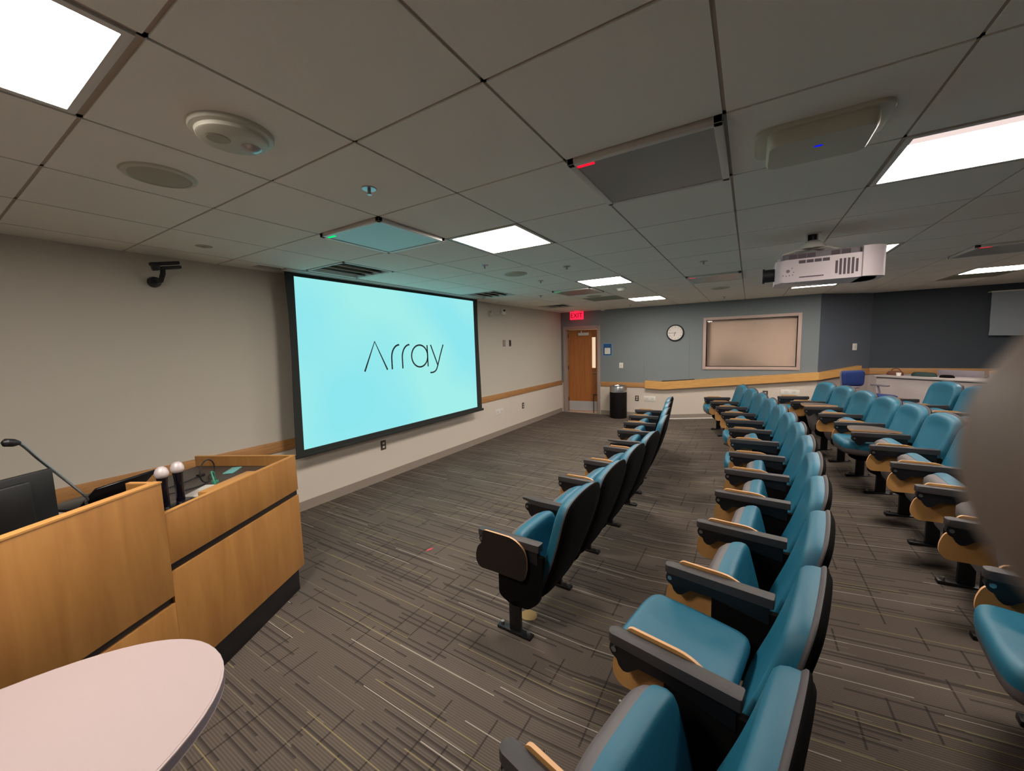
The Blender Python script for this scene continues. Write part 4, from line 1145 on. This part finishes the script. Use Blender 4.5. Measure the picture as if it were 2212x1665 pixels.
# ------------------------------------------------------------------ photographer's hand, thumb tip beside the lens
def cw(x, y, z): return CAMP+rt*(x/1000)+up*(y/1000)+fw*(z/1000)      # millimetres: right, up, forward
def skin_hand():
    V, E, Rr = [], [], []
    def add(p, r, par):
        V.append(cw(*p)); Rr.append(r/1000)
        if par is not None: E.append((par, len(V)-1))
        return len(V)-1
    w = add((178, -70, -35), 27, None)                      # wrist end, root
    palm = add((140, -42, -28), 30, w)
    fa = add((230, -130, -40), 30, w)
    # four fingers curl behind the camera
    for k, (dy, ln) in enumerate(((34, 1.0), (12, 1.1), (-10, 1.03), (-30, .85))):
        b = add((120, -10+dy*.9, -42), 11.5, palm)
        b = add((120-34*ln, -2+dy, -52), 9.6, b); b = add((120-58*ln, -4+dy, -44), 8.8, b); b = add((120-70*ln, -5+dy*.96, -30), 7.6, b)
    me = bpy.data.meshes.new('hand'); me.from_pydata([tuple(v) for v in V], E, [])
    o = bpy.data.objects.new('hand', me); COL.objects.link(o)
    m = o.modifiers.new('skin', 'SKIN'); m.use_smooth_shade = True; m.branch_smoothing = .6
    for i, sv in enumerate(me.skin_vertices[0].data): sv.radius = (Rr[i], Rr[i]); sv.use_root = (i == 0)
    s = o.modifiers.new('sub', 'SUBSURF'); s.levels = 3; s.render_levels = 3
    dg = bpy.context.evaluated_depsgraph_get(); dg.update()
    nm = bpy.data.meshes.new_from_object(o.evaluated_get(dg))
    bpy.data.objects.remove(o)
    nm.name = 'hand'
    for p in nm.polygons: p.use_smooth = True
    nm.materials.clear()
    # thumb: leaves the side of the palm and reaches forward beside the lens
    ctl = [(50.3, -6.3, 26), (61, -7.8, 24.5), (76, -14, 18), (92, -25, 6), (112, -36, -12), (132, -42, -26)]
    rad = [13.6, 13.2, 12.6, 14.5, 17, 18]
    path = catmull([c+(r,) for c, r in zip(ctl, rad)], 6, False)
    bm = bmesh.new(); bm.from_mesh(nm); rings = []; seg = 28
    d0 = (Vector(path[0][:3])-Vector(path[1][:3])).normalized(); c0 = Vector(path[0][:3]); r0_ = path[0][3]
    full = [(c0+d0*r0_*math.sin(a), r0_*math.cos(a)) for a in [PI/2*k/8 for k in range(7, 0, -1)]]+[(Vector(p[:3]), p[3]) for p in path]
    for i, (p, r) in enumerate(full):
        q0 = full[max(i-1, 0)][0]; q1 = full[min(i+1, len(full)-1)][0]; d = (q1-q0).normalized()
        yv = (Vector((0, 1, 0))-d*d.y).normalized(); zv = d.cross(yv)
        rings.append([bm.verts.new(cw(*(p+yv*(r*1.14*math.cos(t))+zv*(r*.96*math.sin(t))))) for t in [2*PI*k/seg for k in range(seg)]])
    for A, B in zip(rings, rings[1:]):
        for k in range(seg): bm.faces.new((A[k], A[(k+1) % seg], B[(k+1) % seg], B[k]))
    tipv = bm.verts.new(cw(*(c0+d0*r0_)))
    for k in range(seg): bm.faces.new((rings[0][k], rings[0][(k+1) % seg], tipv))
    bmesh.ops.recalc_face_normals(bm, faces=bm.faces)
    bm.to_mesh(nm); bm.free()
    for p in nm.polygons: p.use_smooth = True
    return link('hand', nm, None, ['skin'])
h = tag(skin_hand(), 'blurred thumb of the hand holding the camera, bulging in at the right edge', 'hand')
def f_nail(bm):
    o = catmull([(-5, -6), (0, -7), (5, -6), (6.5, 0), (5.5, 6), (0, 8), (-5.5, 6), (-6.5, 0)], 3)
    c0 = Vector((61, -8, 37.6)); ax = Vector((-1, .1, .1)).normalized(); ay = Vector((.1, 1, 0)).normalized(); an = ax.cross(ay); 
    if an.z < 0: an = -an
    domed(bm, o, (0, 0), [(1, .0), (.8, .8), (.001, 1.4)], [(1, -.8), (.001, -.8)], lambda u, v, d: tuple(cw(*(c0+ax*v+ay*u+an*(d-.03*(u*u))))))
part('thumbnail', f_nail, h, ['nail'], 60)

# ------------------------------------------------------------------ world and view
w = bpy.data.worlds.new('world'); SC.world = w; w.use_nodes = True
w.node_tree.nodes['Background'].inputs[0].default_value = (.02, .022, .025, 1)
SC.view_settings.view_transform = 'Standard'; SC.view_settings.look = 'None'
SC.view_settings.exposure = 0.0; SC.view_settings.gamma = 1.0; SC.view_settings.use_curve_mapping = False
